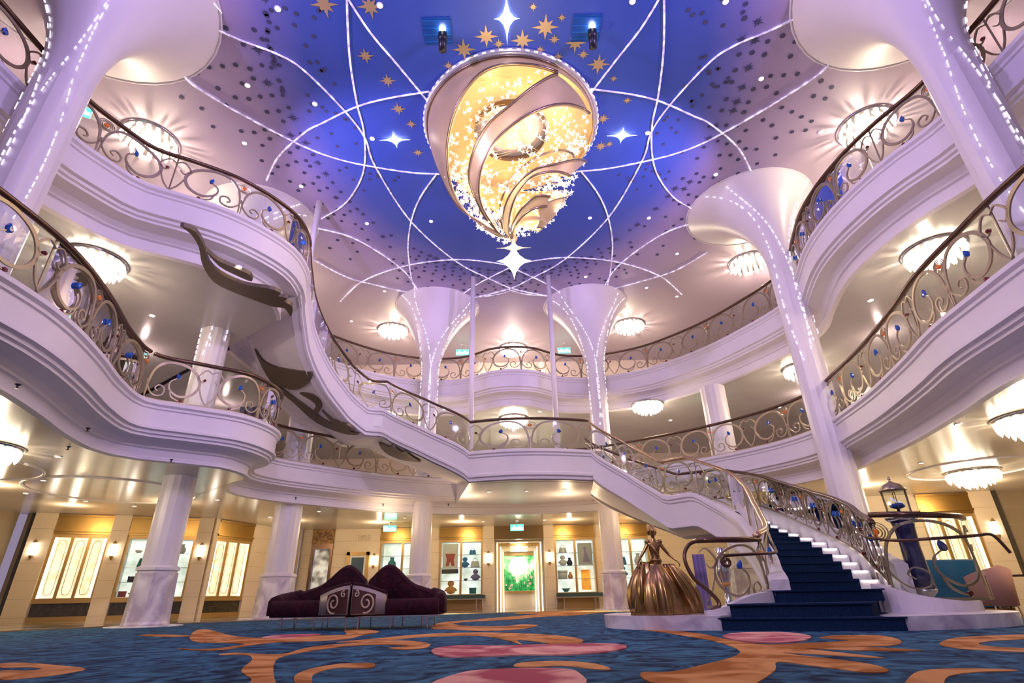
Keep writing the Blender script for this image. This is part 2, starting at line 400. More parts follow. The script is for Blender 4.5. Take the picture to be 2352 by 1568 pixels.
railR = [p for p in l3r if p[0] > 0 and p[1] < 12.6 and p[1] > 2]
railB = [p for p in l3r if p[1] >= 12.6]
railing('balcony_railing', 'ornate scroll railing of the top right balcony, running behind the right foreground column', lift(railR, L3Z), phase=0)
railing('balcony_railing', 'ornate scroll railing along the curved top balcony at the back of the hall', lift(railB, L3Z), phase=1)
l3l = [p for p in resamp(cr(L3Lb, 8), .12) if p[1] > 2]
# the left top balcony railing carries on down the upper flight to the central landing
upA = resamp(crz(UP_A, 8), .12)
railing('balcony_railing', 'ornate scroll railing of the top left balcony, rising toward the left foreground column', lift([p for p in l3l if p[1] <= 11.6 ], L3Z), phase=0)
upr = [p for p in upA if not (p[2] > 7.79 and p[1] < 11.4)]
railing('stair_railing', 'scroll railing of the upper stair flight from top left balcony to central landing', upr, h=1.0, mod=1.15, metal=bronze_pale)
land = resamp(cr([(-1.25,14.97,4.0),(-.6,14.8,4.0),(.13,14.70,4.0),(1.1,14.78,4.0),(2.16,15.04,4.0)], 8), .12)
railing('stair_railing', 'curved scroll railing around the front of the central landing', land, mod=1.75, phase=1)
l2 = resamp(cr(L2P, 8), .12)
r2r = [p for p in l2 if p[0] > 0 and 2 < p[1] < 12.7]
r2b = [p for p in l2 if p[0] > 2.0 and p[1] >= 12.7]
i0 = min(range(len(l2)), key=lambda i: dist(l2[i], (-2.2,18.43))); i1 = min(range(len(l2)), key=lambda i: dist(l2[i], (-6.9,14.4))); i2 = min(range(len(l2)), key=lambda i: dist(l2[i], (-6.7,9.3+.0)) if l2[i][1] < 9.6 else 9)
railing('balcony_railing', 'ornate scroll railing of the middle right balcony, right of the tall column', lift(r2r, L2Z), phase=0)
railing('balcony_railing', 'ornate scroll railing on the middle balcony at the back right', lift(r2b, L2Z), phase=1)
railing('balcony_railing', 'scroll railing on the middle balcony at the back left, seen beneath the upper staircase', lift(l2[i0:i1], L2Z), phase=0)
ib = min(range(len(l2)), key=lambda i: dist(l2[i], (-7.25,9.75)))
railing('balcony_railing', 'scroll railing around the rounded prow of the middle left balcony', lift(l2[i1:ib], L2Z), phase=1)
railing('balcony_railing', 'ornate scroll railing of the middle left balcony nearest the viewer', lift([p for p in l2[ib:] if p[1] > 2], L2Z), phase=0)

# ------------------------------------------------------------------ staircase
STP = .143
stair = thing('staircase', 'sweeping white staircase with navy carpeted steps, climbing from the floor to the top left balcony', 'staircase', (4.2,7.5,0))
# upper flight
UA = crz(UP_A, 10); UB = crz(UP_B, 10)
def at_z(P, z):                         # last point of P at height z (P descends)
    for i in range(len(P)-1):
        if P[i][2] >= z >= P[i+1][2] and P[i][2]-P[i+1][2] > 1e-6:
            t = (P[i][2]-z)/(P[i][2]-P[i+1][2]); return tuple(P[i][k]+(P[i+1][k]-P[i][k])*t for k in range(3))
    return P[0] if z > P[0][2] else P[-1]
def step_quad(mb, a0, b0, a1, b1, z, th):
    mb.add([(a0[0],a0[1],z),(b0[0],b0[1],z),(b1[0],b1[1],z),(a1[0],a1[1],z),(a0[0],a0[1],z-th),(b0[0],b0[1],z-th),(b1[0],b1[1],z-th),(a1[0],a1[1],z-th)],
           [(0,1,2,3),(4,7,6,5),(0,4,5,1),(1,5,6,2),(2,6,7,3),(3,7,4,0)])
n_up = 26; dz = (7.8-4.0)/n_up
for k in range(n_up):
    zt = 7.8-k*dz; zb = zt-dz
    a0, a1 = at_z(UA, zt-.001), at_z(UA, zb+.001); b0, b1 = at_z(UB, zt-.001), at_z(UB, zb+.001)
    m = MB(); step_quad(m, a0, b0, a1, b1, zb+.0, .3); m.build('step', marble_step, stair)
m = MB(); ln = [(p, q) for p, q in zip(UA, UB)]
# underside of the upper flight
vs = []; fs = []
for i, (p, q) in enumerate(ln):
    vs += [(p[0],p[1],p[2]-.74), (q[0],q[1],q[2]-.60)]
    if i: k = 2*i; fs.append((k-2,k-1,k+1,k))
m.add(vs, fs); m.build('flight_underside', plaster, stair, True)
SF = [(-.20,.0),(-.20,.12),(.10,.12),(.13,.09),(.13,.03),(.09,0),(.09,-.05),(.06,-.08),(.06,-.50),(.10,-.53),(.10,-.60),(.04,-.62),(.04,-.70),(-.03,-.72),(-.2,-.74)]
m = MB(); sweep(m, resamp(UA, .15)[::-1], SF); o = m.build('stringer', plaster, stair); smooth_by_angle(o, 35)
m = MB(); sweep(m, resamp(UB, .15), [(.12,.0),(.12,.12),(-.08,.12),(-.08,-.60),(.12,-.62)]); o = m.build('stringer', plaster, stair); smooth_by_angle(o, 35)
# top platform joining the balcony
m = MB(); m.add([(-5.13,11.14,7.8),(-5.3,11.75,7.8),(-7.4,13.2,7.8),(-7.9,12.9,7.8),(-6.5,11.2,7.8)], [(0,1,2,3,4)])
m.add([(-5.2,11.14,7.04),(-5.4,11.8,7.04),(-7.3,13.3,7.15),(-8.2,13.2,6.64),(-6.4,10.9,6.64)], [(0,1,2,3,4)]); m.build('top_platform', plaster, stair)
# central landing
land2 = resamp(land, .15)
m = MB(); vs = []; fs = []
for i, p in enumerate(land2):
    t = i/(len(land2)-1); q = (-2.0+4.6*t, 18.9-.3*abs(2*t-1))
    vs += [(p[0],p[1],4.0),(q[0],q[1],4.0),(p[0],p[1],3.27),(q[0],q[1],3.27)]
    if i: k = 4*i; fs += [(k-4,k-3,k+1,k),(k-2,k+2,k+3,k-1)]
n_ = len(land2)-1
fs += [(0,2,3,1),(4*n_,4*n_+1,4*n_+3,4*n_+2)]
m.add(vs, fs); m.build('central_landing', plaster, stair)
m = MB(); sweep(m, land2[::-1], SF); o = m.build('landing_fascia', plaster, stair); smooth_by_angle(o, 35)
# lower flight: inner (I) and outer (O) edges, z as floor height
LI = [(3.5,7.8,.43),(3.72,8.4,.572),(4.12,9.4,.858),(4.6,10.9,1.287),(5.0,12.3,1.716),(4.95,13.0,2.05),(4.75,13.4,2.29),(4.45,13.75,2.57),(3.95,14.35,2.57),(3.2,14.95,3.25),(2.16,15.04,4.0)]
LO = [(4.80,8.0,.43),(5.0,8.6,.572),(5.42,9.7,.858),(5.72,11.1,1.287),(5.98,12.9,1.716),(6.0,13.8,2.05),(5.85,14.5,2.29),(5.4,15.2,2.57),(4.6,15.9,2.57),(3.4,16.6,3.25),(2.3,16.9,4.0)]
CI = crz(LI, 10)[::-1]; CO = crz(LO, 10)[::-1]
for k in range(3, 29):
    if k == 18: z0, z1 = 2.574, 2.574
    zt = STP*k
    if k < 28:
        a0, a1 = at_z(CI, min(3.999, zt+STP)-.001 if k != 18 else 2.60), at_z(CI, zt+.001 if k > 3 else .44)
        b0, b1 = at_z(CO, min(3.999, zt+STP)-.001 if k != 18 else 2.60), at_z(CO, zt+.001 if k > 3 else .44)
        dx, dy = b1[0]-a1[0], b1[1]-a1[1]; l = math.hypot(dx, dy); ux, uy = dx/l, dy/l
        e = .34
        # white stone body, wider than the carpet on the outer side
        m = MB(); step_quad(m, a0, (b0[0]+ux*e,b0[1]+uy*e), a1, (b1[0]+ux*e,b1[1]+uy*e), zt-.012, .35)
        s = m.build('step', marble_step, stair)
        fx, fy = -(a0[0]-a1[0]), -(a0[1]-a1[1]); fl = math.hypot(fx, fy) or 1; fx, fy = fx/fl*.03, fy/fl*.03
        gx, gy = (b1[0]-b0[0]), (b1[1]-b0[1]); gl = math.hypot(gx, gy) or 1; gx, gy = gx/gl*.03, gy/gl*.03
        m = MB()
        A0 = (a0[0]+ux*.06,a0[1]+uy*.06); A1 = (a1[0]+ux*.06,a1[1]+uy*.06)
        step_quad(m, A0, b0, (A1[0]+fx,A1[1]+fy), (b1[0]+gx,b1[1]+gy), zt+.004, .035)
        step_quad(m, A0, b0, (A1[0]+fx*.35,A1[1]+fy*.35), (b1[0]+gx*.35,b1[1]+gy*.35), zt-.03, STP-.02)
        m.build('carpet_runner', stair_carpet, s)
        m = MB(); c0 = (b1[0]+gx*.5+ux*.17, b1[1]+gy*.5+uy*.17, zt-.03)
        m.box(c0, (.26,.012,.012), math.atan2(uy,ux)); m.build('step_light', led, s)
# landing at mid height
iI = [p for p in CI if abs(p[2]-2.57) < .02]; iO = [p for p in CO if abs(p[2]-2.57) < .02]
# underside and inner stringer
m = MB(); vs = []; fs = []
for i, (p, q) in enumerate(zip(CI, CO)):
    vs += [(p[0],p[1],max(.05,p[2]-.70)), (q[0],q[1],max(.05,q[2]-.70))]
    if i: k = 2*i; fs.append((k-2,k-1,k+1,k))
m.add(vs, fs); m.build('flight_underside', plaster, stair, True)
SI = [(-.10,.0),(-.10,.14),(.10,.14),(.14,.11),(.14,.03),(.10,0),(.10,-.05),(.06,-.08),(.06,-.58),(.09,-.60),(.09,-.66),(0,-.70)]
LIr = resamp([p for p in CI], .15)
m = MB(); sweep(m, LIr[::-1], SI, closedprof=True); o = m.build('stringer', plaster, stair); smooth_by_angle(o, 35)
m = MB(); LOe = resamp(CO, .15); NO = norms(LOe[::-1]); SO = [(-.34,-.7),(-.34,.30),(-.50,.30),(-.50,-.75),(-.3,-.75)]
sweep(m, LOe[::-1], SO, closedprof=True); o = m.build('stringer', plaster, stair)
# wide bottom steps
def arc_step(L, R, bulge, z0, z1, back, name, m_, inset=0):
    n = 12; front = []
    for i in range(n+1):
        t = i/n; x = L[0]+(R[0]-L[0])*t; y = L[1]+(R[1]-L[1])*t
        dx, dy = R[0]-L[0], R[1]-L[1]; l = math.hypot(dx, dy)
        front.append((x+dy/l*bulge*4*t*(1-t), y-dx/l*bulge*4*t*(1-t)))
    mb = MB(); mb.prism(front+back[::-1], z0, z1); return mb.build(name, m_, stair)
bk = [(3.3,8.0),(4.9,8.1)]
arc_step((2.40,7.42),(4.26,6.66), .10, 0, .131, bk, 'step', stair_carpet)
arc_step((2.38,7.40),(4.28,6.64), .10, .131, .150, bk, 'step_nosing', stair_carpet)
arc_step((2.66,7.50),(4.12,6.98), .10, .150, .275, bk, 'step', stair_carpet)
arc_step((2.62,7.48),(4.14,6.95), .10, .275, .293, bk, 'step_nosing', stair_carpet)
arc_step((3.48,7.72),(4.80,7.80), .04, .293, .42, bk, 'step', stair_carpet)
arc_step((3.46,7.70),(4.82,7.77), .04, .42, .438, bk, 'step_nosing', stair_carpet)
# curving curb walls that end the flight on either side, on a marble plinth
def curbwall(path, w, z0, name, m_):
    P = resamp(cr(path, 8), .1); N = norms(P); vs = []; fs = []
    for p, n in zip(P, N):
        vs += [(p[0]+n[0]*w, p[1]+n[1]*w, z0), (p[0]+n[0]*w, p[1]+n[1]*w, p[2]), (p[0]-n[0]*w, p[1]-n[1]*w, p[2]), (p[0]-n[0]*w, p[1]-n[1]*w, z0)]
    mb = MB(); mb.ring([vs[i*4:i*4+4] for i in range(len(P))]); return mb.build(name, m_, stair)
curbL = [(3.66,8.35,.50),(3.40,7.95,.44),(3.0,7.78,.38),(2.65,7.72,.26),(2.42,7.72,.215)]
curbR = [(4.98,8.2,.50),(4.98,7.85,.43),(5.25,7.6,.33),(5.6,7.58,.28),(5.95,7.78,.27),(6.1,8.1,.28)]
curbwall(curbL, .07, .0, 'curb_wall', plaster); curbwall(curbR, .07, .0, 'curb_wall', plaster)
m = MB(); m.prism(cr([(2.42,7.36),(2.0,7.5),(1.55,7.8),(1.28,8.3),(1.3,8.9),(1.7,9.4),(2.5,9.6),(3.4,9.2),(3.6,8.3),(2.62,7.5)], 5, True), 0, .17); m.build('plinth', marble, stair)
m = MB(); m.prism(cr([(4.22,6.70),(4.8,6.72),(5.5,6.95),(6.15,7.4),(6.4,8.1),(6.1,8.8),(5.4,9.0),(4.95,8.6),(4.8,7.8),(4.2,7.0)], 5, True), 0, .155); m.build('plinth', marble, stair)
# lower flight railings
RI = crz([(2.16,15.04,4.0),(3.2,14.98,3.25),(3.9,14.4,2.62),(4.45,13.8,2.60),(5.02,12.8,2.0),(4.95,11.9,1.55),(4.66,11.0,1.25),(4.3,10.0,.86),(4.02,9.2,.56),(3.75,8.5,.28),(3.4,8.05,.14)], 10)
railing('stair_railing', 'scroll railing on the near side of the lower staircase, with a broad brass handrail', RI, h=1.0, mod=1.0, railmat=rail_gold, hw=.05, curb=.16, metal=bronze_pale)
RO = cr([(6.35,8.0,.16),(6.05,7.72,.16),(5.6,7.58,.16),(5.25,7.62,.18),(5.02,7.95,.22)], 8)[::-1]
RO2 = crz([(5.05,8.0,.26),(5.4,8.8,.48),(5.78,9.8,.80),(6.08,11.2,1.2),(6.32,12.9,1.72),(6.25,14.0,2.12),(5.75,15.3,2.57),(4.8,16.1,2.6),(3.6,16.8,3.25),(2.3,17.1,4.0)], 10)
railing('stair_railing', 'scroll railing on the far side of the lower staircase, beside the navy carpet', RO2, h=1.02, mod=1.1, curb=.22, metal=bronze)
railing('stair_railing', 'curved glass and scroll screen ending the stair on the right, below the glass lantern', [(x,y,z) for x,y,z in RO], h=1.16, ws=.62, mod=1.1, curb=.12, metal=bronze_pale)
RL = cr([(3.45,8.1,.12),(3.1,7.9,.10),(2.75,7.85,.10),(2.50,7.9,.10)], 8)
railing('stair_railing', 'curved glass and scroll screen ending the stair on the left, behind the bronze statue', RL, h=.98, ws=.62, mod=.95, curb=.14, metal=bronze_pale)
# handrail tail that curls down by the statue, and the lower grab rails with volutes
t_ = thing('grab_rail', 'bronze rail curling down from the stair screen to the plinth beside the statue', 'railing', (2.5,7.8,.2))
m = MB(); m.tube(cr([(2.52,7.9,1.08),(2.40,7.9,1.04),(2.30,7.86,.92),(2.29,7.83,.78),(2.36,7.8,.60),(2.50,7.76,.46),(2.60,7.74,.34),(2.60,7.72,.26),(2.5,7.72,.22)], 6), .026); m.build('rail', rail_m, t_, True)
def volute(c, r, ang0, dirn, plane_x, n=26):
    out = []
    for i in range(n):
        t = i/(n-1); a = ang0+dirn*2.6*PI*t; rr = r*(1-.78*t)
        out.append((c[0]+rr*COS(a)*plane_x[0], c[1]+rr*COS(a)*plane_x[1], c[2]+rr*SIN(a)))
    return out
t_ = thing('grab_rail', 'lower bronze grab rail ending in a spiral volute on the left of the steps', 'railing', (3.4,7.9,.8))
m = MB(); m.tube(cr([(4.25,9.6,1.45),(3.98,8.9,1.14),(3.75,8.3,.96),(3.5,7.82,.90),(3.2,7.6,.88),(2.72,7.5,.86)], 6)+volute((2.72,7.5,.785), .075, PI/2, 1, (1,0)), .02); m.build('rail', rail_m, t_, True)
t_ = thing('grab_rail', 'lower bronze grab rail ending in a drop handle on the right of the steps', 'railing', (5,7.6,.8))
m = MB(); m.tube(cr([(5.3,8.9,1.35),(5.02,8.2,1.12),(5.1,7.7,1.02),(5.4,7.42,1.01),(5.9,7.35,1.03),(6.12,7.38,1.05),(6.22,7.4,1.0),(6.32,7.42,.86),(6.34,7.42,.82)], 6), .02); m.build('rail', rail_m, t_, True)
# ------------------------------------------------------------------ columns
def column(label, x, y, z0, z1, r=.36, cap=None, zf=8.6, plinth=True, strings=True):
    pw = 1.6 if y > 18 else 2.3
    t = thing('column', label, 'column', (x, y, z0))
    n = 32; fl = lambda k: 1-.045*(1 if k % 4 == 0 else 0)
    def rg(cx, cy, rr, z, amt=1):
        return [(cx+rr*(1-.05*amt*(1 if k % 4 == 0 else 0))*COS(2*PI*k/n+PI/8), cy+rr*(1-.05*amt*(1 if k % 4 == 0 else 0))*SIN(2*PI*k/n+PI/8), z) for k in range(n)]
    rings = []
    zb = z0+1.12 if plinth else z0
    top = zf if cap else z1
    rings = [rg(x, y, r, zb), rg(x, y, r, top)]
    m = MB(); m.ring(rings); o = m.build('shaft', plaster_col, t); smooth_by_angle(o, 25)
    if cap:
        cx, cy, R = cap; rings = []
        for i in range(15):
            q = i/14; e = q**pw; e2 = q**(pw+.3)
            rings.append(rg(x+(cx-x)*e2, y+(cy-y)*e2, r+(R-r)*e, zf+(z1-zf)*(1-(1-q)**1.25) if False else zf+(z1-zf)*q, max(0, 1-2*q)))
        m = MB(); m.ring(rings, cap=False); m.build('flared_capital', plaster_col, t, True)
        m = MB(); m.tube([(p[0],p[1],z1-.01) for p in [(cx+R*COS(2*PI*k/40), cy+R*SIN(2*PI*k/40)) for k in range(41)]], .03, 6); m.build('rim', plaster_col, t, True)
    if plinth:
        m = MB(); m.lathe((x,y,z0), [(r*1.32,0),(r*1.32,.06),(r*1.28,.10),(r*1.18,1.0)], 8, PI/8); m.build('marble_plinth', marble, t)
        m = MB(); m.lathe((x,y,z0), [(r*2.1,0),(r*2.1,.025),(r*2.0,.03)], 40); m.build('base_slab', marble, t)
        m = MB(); m.lathe((x,y,z0), [(r*1.12,1.0),(r*1.12,1.04),(r*1.24,1.05),(r*1.24,1.10),(r*1.05,1.14)], 8, PI/8); m.build('band', plaster_col, t)
    if strings and cap:
        m = MB(); cx, cy, R = cap
        zlo = 5.6 if y > 10 else 4.5
        for s in range(4):
            a0 = -PI/2+(s-1.5)*.55+(0 if x > 0 else .2); zz = zlo+s*.25; tw = (.35 if s % 2 else -.35)
            while zz < z1-.1:
                q = max(0, (zz-zf)/(z1-zf)); e = q**pw; e2 = q**(pw+.3)
                ax, ay, rr = x+(cx-x)*e2, y+(cy-y)*e2, r+(R-r)*e+.012
                a = a0+tw*SIN((zz-zlo)*.9)+(a0+PI/2)*q*.8
                p = Vector((ax+rr*COS(a), ay+rr*SIN(a), zz))
                L = random.choice([.06,.09,.14]); q2 = max(0, (zz+L-zf)/(z1-zf)); e = q2**pw; e2 = q2**(pw+.3)
                ax, ay, rr = x+(cx-x)*e2, y+(cy-y)*e2, r+(R-r)*e+.012
                a = a0+tw*SIN((zz+L-zlo)*.9)+(a0+PI/2)*q2*.8
                p2 = Vector((ax+rr*COS(a), ay+rr*SIN(a), min(z1-.02, zz+L)))
                m.tube([p, p2], .011 if y < 10 else .015, 4); zz += L+random.choice([.05,.09,.2])
        m.build('crystal_inlay', crystal_bead, t)
    return t
column('tall white column in the left foreground, crossing the balconies up to the ceiling', -7.2, 6.0, 0, CZ, .36, (-8.35,6.3,2.5), 8.0)
column('tall white column in the right foreground, crossing the balconies up to the ceiling', 7.2, 6.0, 0, CZ, .36, (8.35,6.3,2.5), 8.0)
column('fluted white column on a marble plinth under the rounded prow of the left balcony', -7.52, 12.15, 0, CZ, .33, (-8.0,13.9,1.7), 8.2)
column('tall white column with crystal inlay rising behind the lower staircase', 7.5, 12.5, 0, CZ, .36, (7.7,13.9,1.9), 8.2)
column('white column left of the central door, flaring like a trumpet at the ceiling', -3.1, 18.6, 0, CZ, .33, (-3.15,20.0,1.75), 8.0)
column('white column right of the central door, flaring like a trumpet at the ceiling', 3.1, 18.6, 0, CZ, .33, (3.15,20.0,1.75), 8.0)
column('fluted white column standing behind the left end of the plum sofa', -6.75, 16.5, 0, 6.66, .40)
column('short-looking white column at the back right, seen above the middle balcony railing', 6.7, 17.0, 0, 6.66, .40)
for x, lb in ((-1.45, 'slender round white post, left of the pair above the central landing'), (1.45, 'slender round white post, right of the pair above the central landing')):
    m = MB(); m.lathe((x,17.6,4.0), [(.09,0),(.09,CZ-4.0)], 16); tag(m.build('slender_post', plaster_col, None, True, (x,17.6,4.0)), lb, 'post')
m = MB(); m.lathe((-5.9,13.1,7.0), [(.09,0),(.09,CZ-7.0)], 16); tag(m.build('slender_post', plaster_col, None, True, (-5.9,13.1,7.0)), 'slender round white post at the top of the upper staircase', 'post')

# ------------------------------------------------------------------ ceiling decoration
ceiling['_loc'] = (0,0,0)
zc = CZ-.03
CURV = [
 [(-3.13,6.39),(-3.41,7.46),(-3.61,8.39),(-3.75,9.48),(-3.8,10.31),(-4.05,11.4),(-4.44,12.27),(-5.17,13.22),(-6.09,13.88)],
 [(-3.26,6.81),(-2.96,7.61),(-2.55,8.36),(-1.96,9.46)],
 [(-7.17,7.19),(-6.45,7.38),(-5.78,7.76),(-5.15,8.09),(-4.71,8.52),(-4.1,9.7),(-3.83,10.58),(-3.8,11.64),(-3.22,14.14),(-2,16.46),(-0.83,17.69),(0.08,18.47),(1.49,19.11)],
 [(-7.12,12.1),(-6.39,11.17),(-5.36,10.33),(-4.79,10.03),(-3.84,9.57),(-3.02,9.33),(-1.9,9.14)],
 [(-7.56,8.54),(-7.45,8.89),(-6.7,9.75),(-5.54,10.83),(-4.71,11.33),(-3.8,11.64),(-2.82,11.88),(-1.96,11.97)],
 [(-2.11,11.97),(-2.74,12.95),(-3.21,14.05),(-3.61,15.61),(-3.83,17.58),(-3.87,18.39),(-4.32,19.32),(-4.83,20.05)],
 [(-6.5,14.32),(-5.46,14.85),(-4.67,15.82),(-4.05,16.97),(-3.81,17.9),(-3.68,19.27)],
 [(-7.13,16.2),(-6.32,17.34),(-5.3,18.01),(-3.89,18.7),(-2.17,19.08),(-0.75,18.96),(0.08,18.54)],
 [(-7.06,19.21),(-5.86,17.8),(-4.45,16.92),(-3.23,16.5),(-1.79,16.35),(-0.36,16.68),(0.09,16.99),(1.44,18.19),(2.47,19.51)],
 [(-8.42,7.26),(-8.12,6.99),(-7.7,6.47)],
 [(-8.23,8.3),(-7.39,7.88),(-6.69,7.49),(-6.03,6.85)],
]
for cv in CURV:
    for sx in (1, -1):
        m = MB(); pts = [(sx*(x), y, zc) for x, y in resamp(cr(cv, 6), .12)]
        m.tube(pts, .024, 5); m.build('crystal_strip', crystal_line, ceiling, True)
def star_poly(cx, cy, r, n, inner, rot=0, sq=1.0):
    out = []
    for k in range(2*n):
        rr = r*(1 if k % 4 == 0 else (.72 if k % 2 == 0 else inner)) if n == 8 else r*(1 if k % 2 == 0 else inner)
        a = rot+PI*k/n; out.append((cx+rr*COS(a), cy+rr*SIN(a)))
    return out
gst = MB()
for (x, y), r in zip([(-0.96,8.07),(-0.44,7.77),(0.36,7.88),(0.86,7.58),(-0.17,7.95),(0.76,8.12),(1.18,8.3),(1.55,7.96),(2.14,8.51),(1.07,7.87),(2.48,10.09),(2.55,11.03),(1.76,8.25),(-1.35,8.47),(-3.21,8.18),(-2.85,8.84),(-2.76,9.66),(-2.52,10.15),(-3.77,7),(-2.83,7.06),(-2.51,11.14),(1.2,7.37),(0.58,7.13),(2.78,10.96),(2.56,8.9),(3,9.53)], (.27,.27,.27,.30,.13,.13,.13,.25,.27,.13,.18,.2,.14,.13,.2,.2,.2,.15,.3,.28,.15,.1,.1,.12,.1,.12)):
    gst.prism(star_poly(x, y, r, 8, .36, PI/2), CZ-.012, CZ-.004)
goldstar = mat('gold_star_paint', (.62,.45,.22), .4, .5); gst.build('gold_star_decal', goldstar, ceiling)
dk = MB(); rnd = random.Random(3)
def dot(x, y, r, st=False):
    if st: dk.prism(star_poly(x, y, r*2.3, 8, .3, .2), CZ-.012, CZ-.004)
    else: dk.prism([(x+r*COS(2*PI*k/7), y+r*SIN(2*PI*k/7)) for k in range(7)], CZ-.012, CZ-.004)
for sgn in (1, -1):
    for row in range(9):
        R_ = 1.0+row*.032; n = 46
        for k in range(n):
            a = math.radians(-30+150*k/n)+rnd.uniform(-.015,.015)+row*.011
            x = sgn*5.5*R_*COS(a)*(1.0+.02*row); y = 10.0+7.2*R_*SIN(a)
            dens = .95 if (a > .9 or (-.3 < a < .55)) else .35
            if a > PI/2+.02 or rnd.random() > dens*(1-.07*row): continue
            dot(x, y, .055+.01*rnd.random(), st=(row < 2 and rnd.random() < .35))
    for k in range(60):
        a = rnd.uniform(-.5, .7); R_ = rnd.uniform(.75, 1.0); dot(sgn*5.5*R_*COS(a), 9+6.5*R_*SIN(a), .05)
dotm = mat('grey_star_paint', (.06,.06,.13), .6); dk.build('dark_star_decal', dotm, ceiling)
# 4-point white star lamps
def star4(mb, c, rx, rz, rd, horiz=False, p=2.6, seg=10):
    # astroid-like bipyramid: |x/rx|^(1/p)+... swept
    rings = []
    N = 24
    for i in range(7):
        s = -1+2*i/6; k = (1-abs(s)**1.0)
        loop = []
        for j in range(N):
            a = 2*PI*j/N; cx, sz = COS(a), SIN(a)
            x = (1 if cx > 0 else -1)*abs(cx)**p; z = (1 if sz > 0 else -1)*abs(sz)**p
            kk = max(.001, k)
            if horiz: loop.append((c[0]+x*rx*kk, c[1]+z*rz*kk, c[2]+s*rd))
            else: loop.append((c[0]+x*rx*kk, c[1]+s*rd, c[2]+z*rz*kk))
        rings.append(loop)
    mb.ring(rings)
for (x, y), (a, b), lb in zip([(.02,7.35),(-3.04,10.63),(3.06,10.63)], [(.28,.62),(.42,.3),(.42,.3)], ['white four-pointed star lamp on the ceiling above the two theatre spotlights', 'white four-pointed star lamp on the blue ceiling left of the chandelier', 'white four-pointed star lamp on the blue ceiling right of the chandelier']):
    m = MB(); star4(m, (x,y,CZ-.047), a, b, .045, True, 4.2); tag(m.build('star_lamp', starwhite, None, True, (x,y,CZ-.05)), lb, 'lamp', None)
# recessed ceiling lights
def disc(mb, x, y, z, r, h=.02, n=14): mb.lathe((x,y,z-h), [(r,0),(r,h)], n)
def downlight(x, y, z, r, label, group, em=whitelamp):
    t = thing('recessed_light', label, 'ceiling light', (x,y,z), group)
    m = MB(); disc(m, x, y, z, r, .012); m.build('lens', em, t)
    m = MB(); m.lathe((x,y,z-.02), [(r*1.02,0),(r*1.25,.005),(r*1.3,.02)], 14, cap=False); m.build('trim_ring', plaster_col, t)
for x, y in [(-4.76,7.07),(-2.62,7.04),(-6.22,8.89),(-4.8,9.46),(-7.11,10.68),(-6.2,12.38),(-4.7,14.2),(-2.58,14.15),(2.63,14.13),(4.58,14.19),(6.13,8.98),(8.44,10.68),(6.12,12.22),(2.65,7.06),(4.61,7.1),(6.07,16.27),(2.91,17.71),(-7.11,21.01),(-5.08,18.5),(-3.65,10.61),(3.75,10.6),(5.47,18.62),(6.9,19.37),(-1.55,19.77)]:
    downlight(x, y, CZ, .055, 'small round recessed light shining in the painted ceiling', 'recessed lights in the painted ceiling')
for x, y in [(-0.77,16.32),(0.35,16.3),(1.47,16.2)]: downlight(x, y, 3.272, .05, 'small round recessed light under the central landing', 'recessed lights under the central landing', warmlamp)
for x, y in [(-8.65,10.04),(-10.61,12.14),(-12.24,13.63),(-11.66,14.9),(7.65,8.99),(9.12,12.08),(-6.21,17.56),(-8.18,15.09),(-8.2,18.6),(-3.85,19.44),(-1.2,20.9),(1.07,20.74),(-10.98,15.9),(-1.91,19.83),(13.86,16.47),(12.28,20.89)]:
    downlight(x, y, 2.984, .05, 'small round recessed light in the ground floor ceiling', 'recessed lights in the ground floor ceiling', warmlamp)
for x, y in [(-5.58,9.22),(-8.58,11.21),(8.54,11.14),(9.92,19.16),(6.22,20.55),(0.99,19.13),(-2.52,18.66)]:
    downlight(x, y, 6.645, .06, 'small round recessed light under the top balcony', 'recessed lights under the top balcony')
# theatre spotlights in blue recesses
for x, y, lb in ((-1.5, 7.62, 'left'), (1.75, 7.62, 'right')):
    t = thing('theatre_spotlight', 'black cylindrical theatre spotlight in a blue square recess, %s of the pair above the chandelier' % lb, 'spotlight', (x,y,CZ))
    m = MB(); m.box((x,y,CZ-.01), (.62,.62,.015)); m.build('recess_panel', recess_blue, t)
    m = MB()
    for k in range(4): m.box((x,y-.24+.16*k,CZ-.022), (.60,.012,.012))
    m.build('recess_slat', mat('blue_slat_'+lb, (.02,.16,.5), .3), t)
    m = MB(); m.tube([(x+.12,y+.10,CZ-.52),(x+.12,y-.02,CZ-.12)], .085, 16); m.tube([(x+.12,y+.04,CZ-.30),(x+.12,y+.0,CZ-.1)], .10, 16); m.build('lamp_housing', black_m, t, True)
    m = MB(); m.tube([(x+.12,y-.03,CZ-.115),(x+.12,y-.08,CZ-.02)], .07, 16); m.build('lens', whitelamp, t, True)

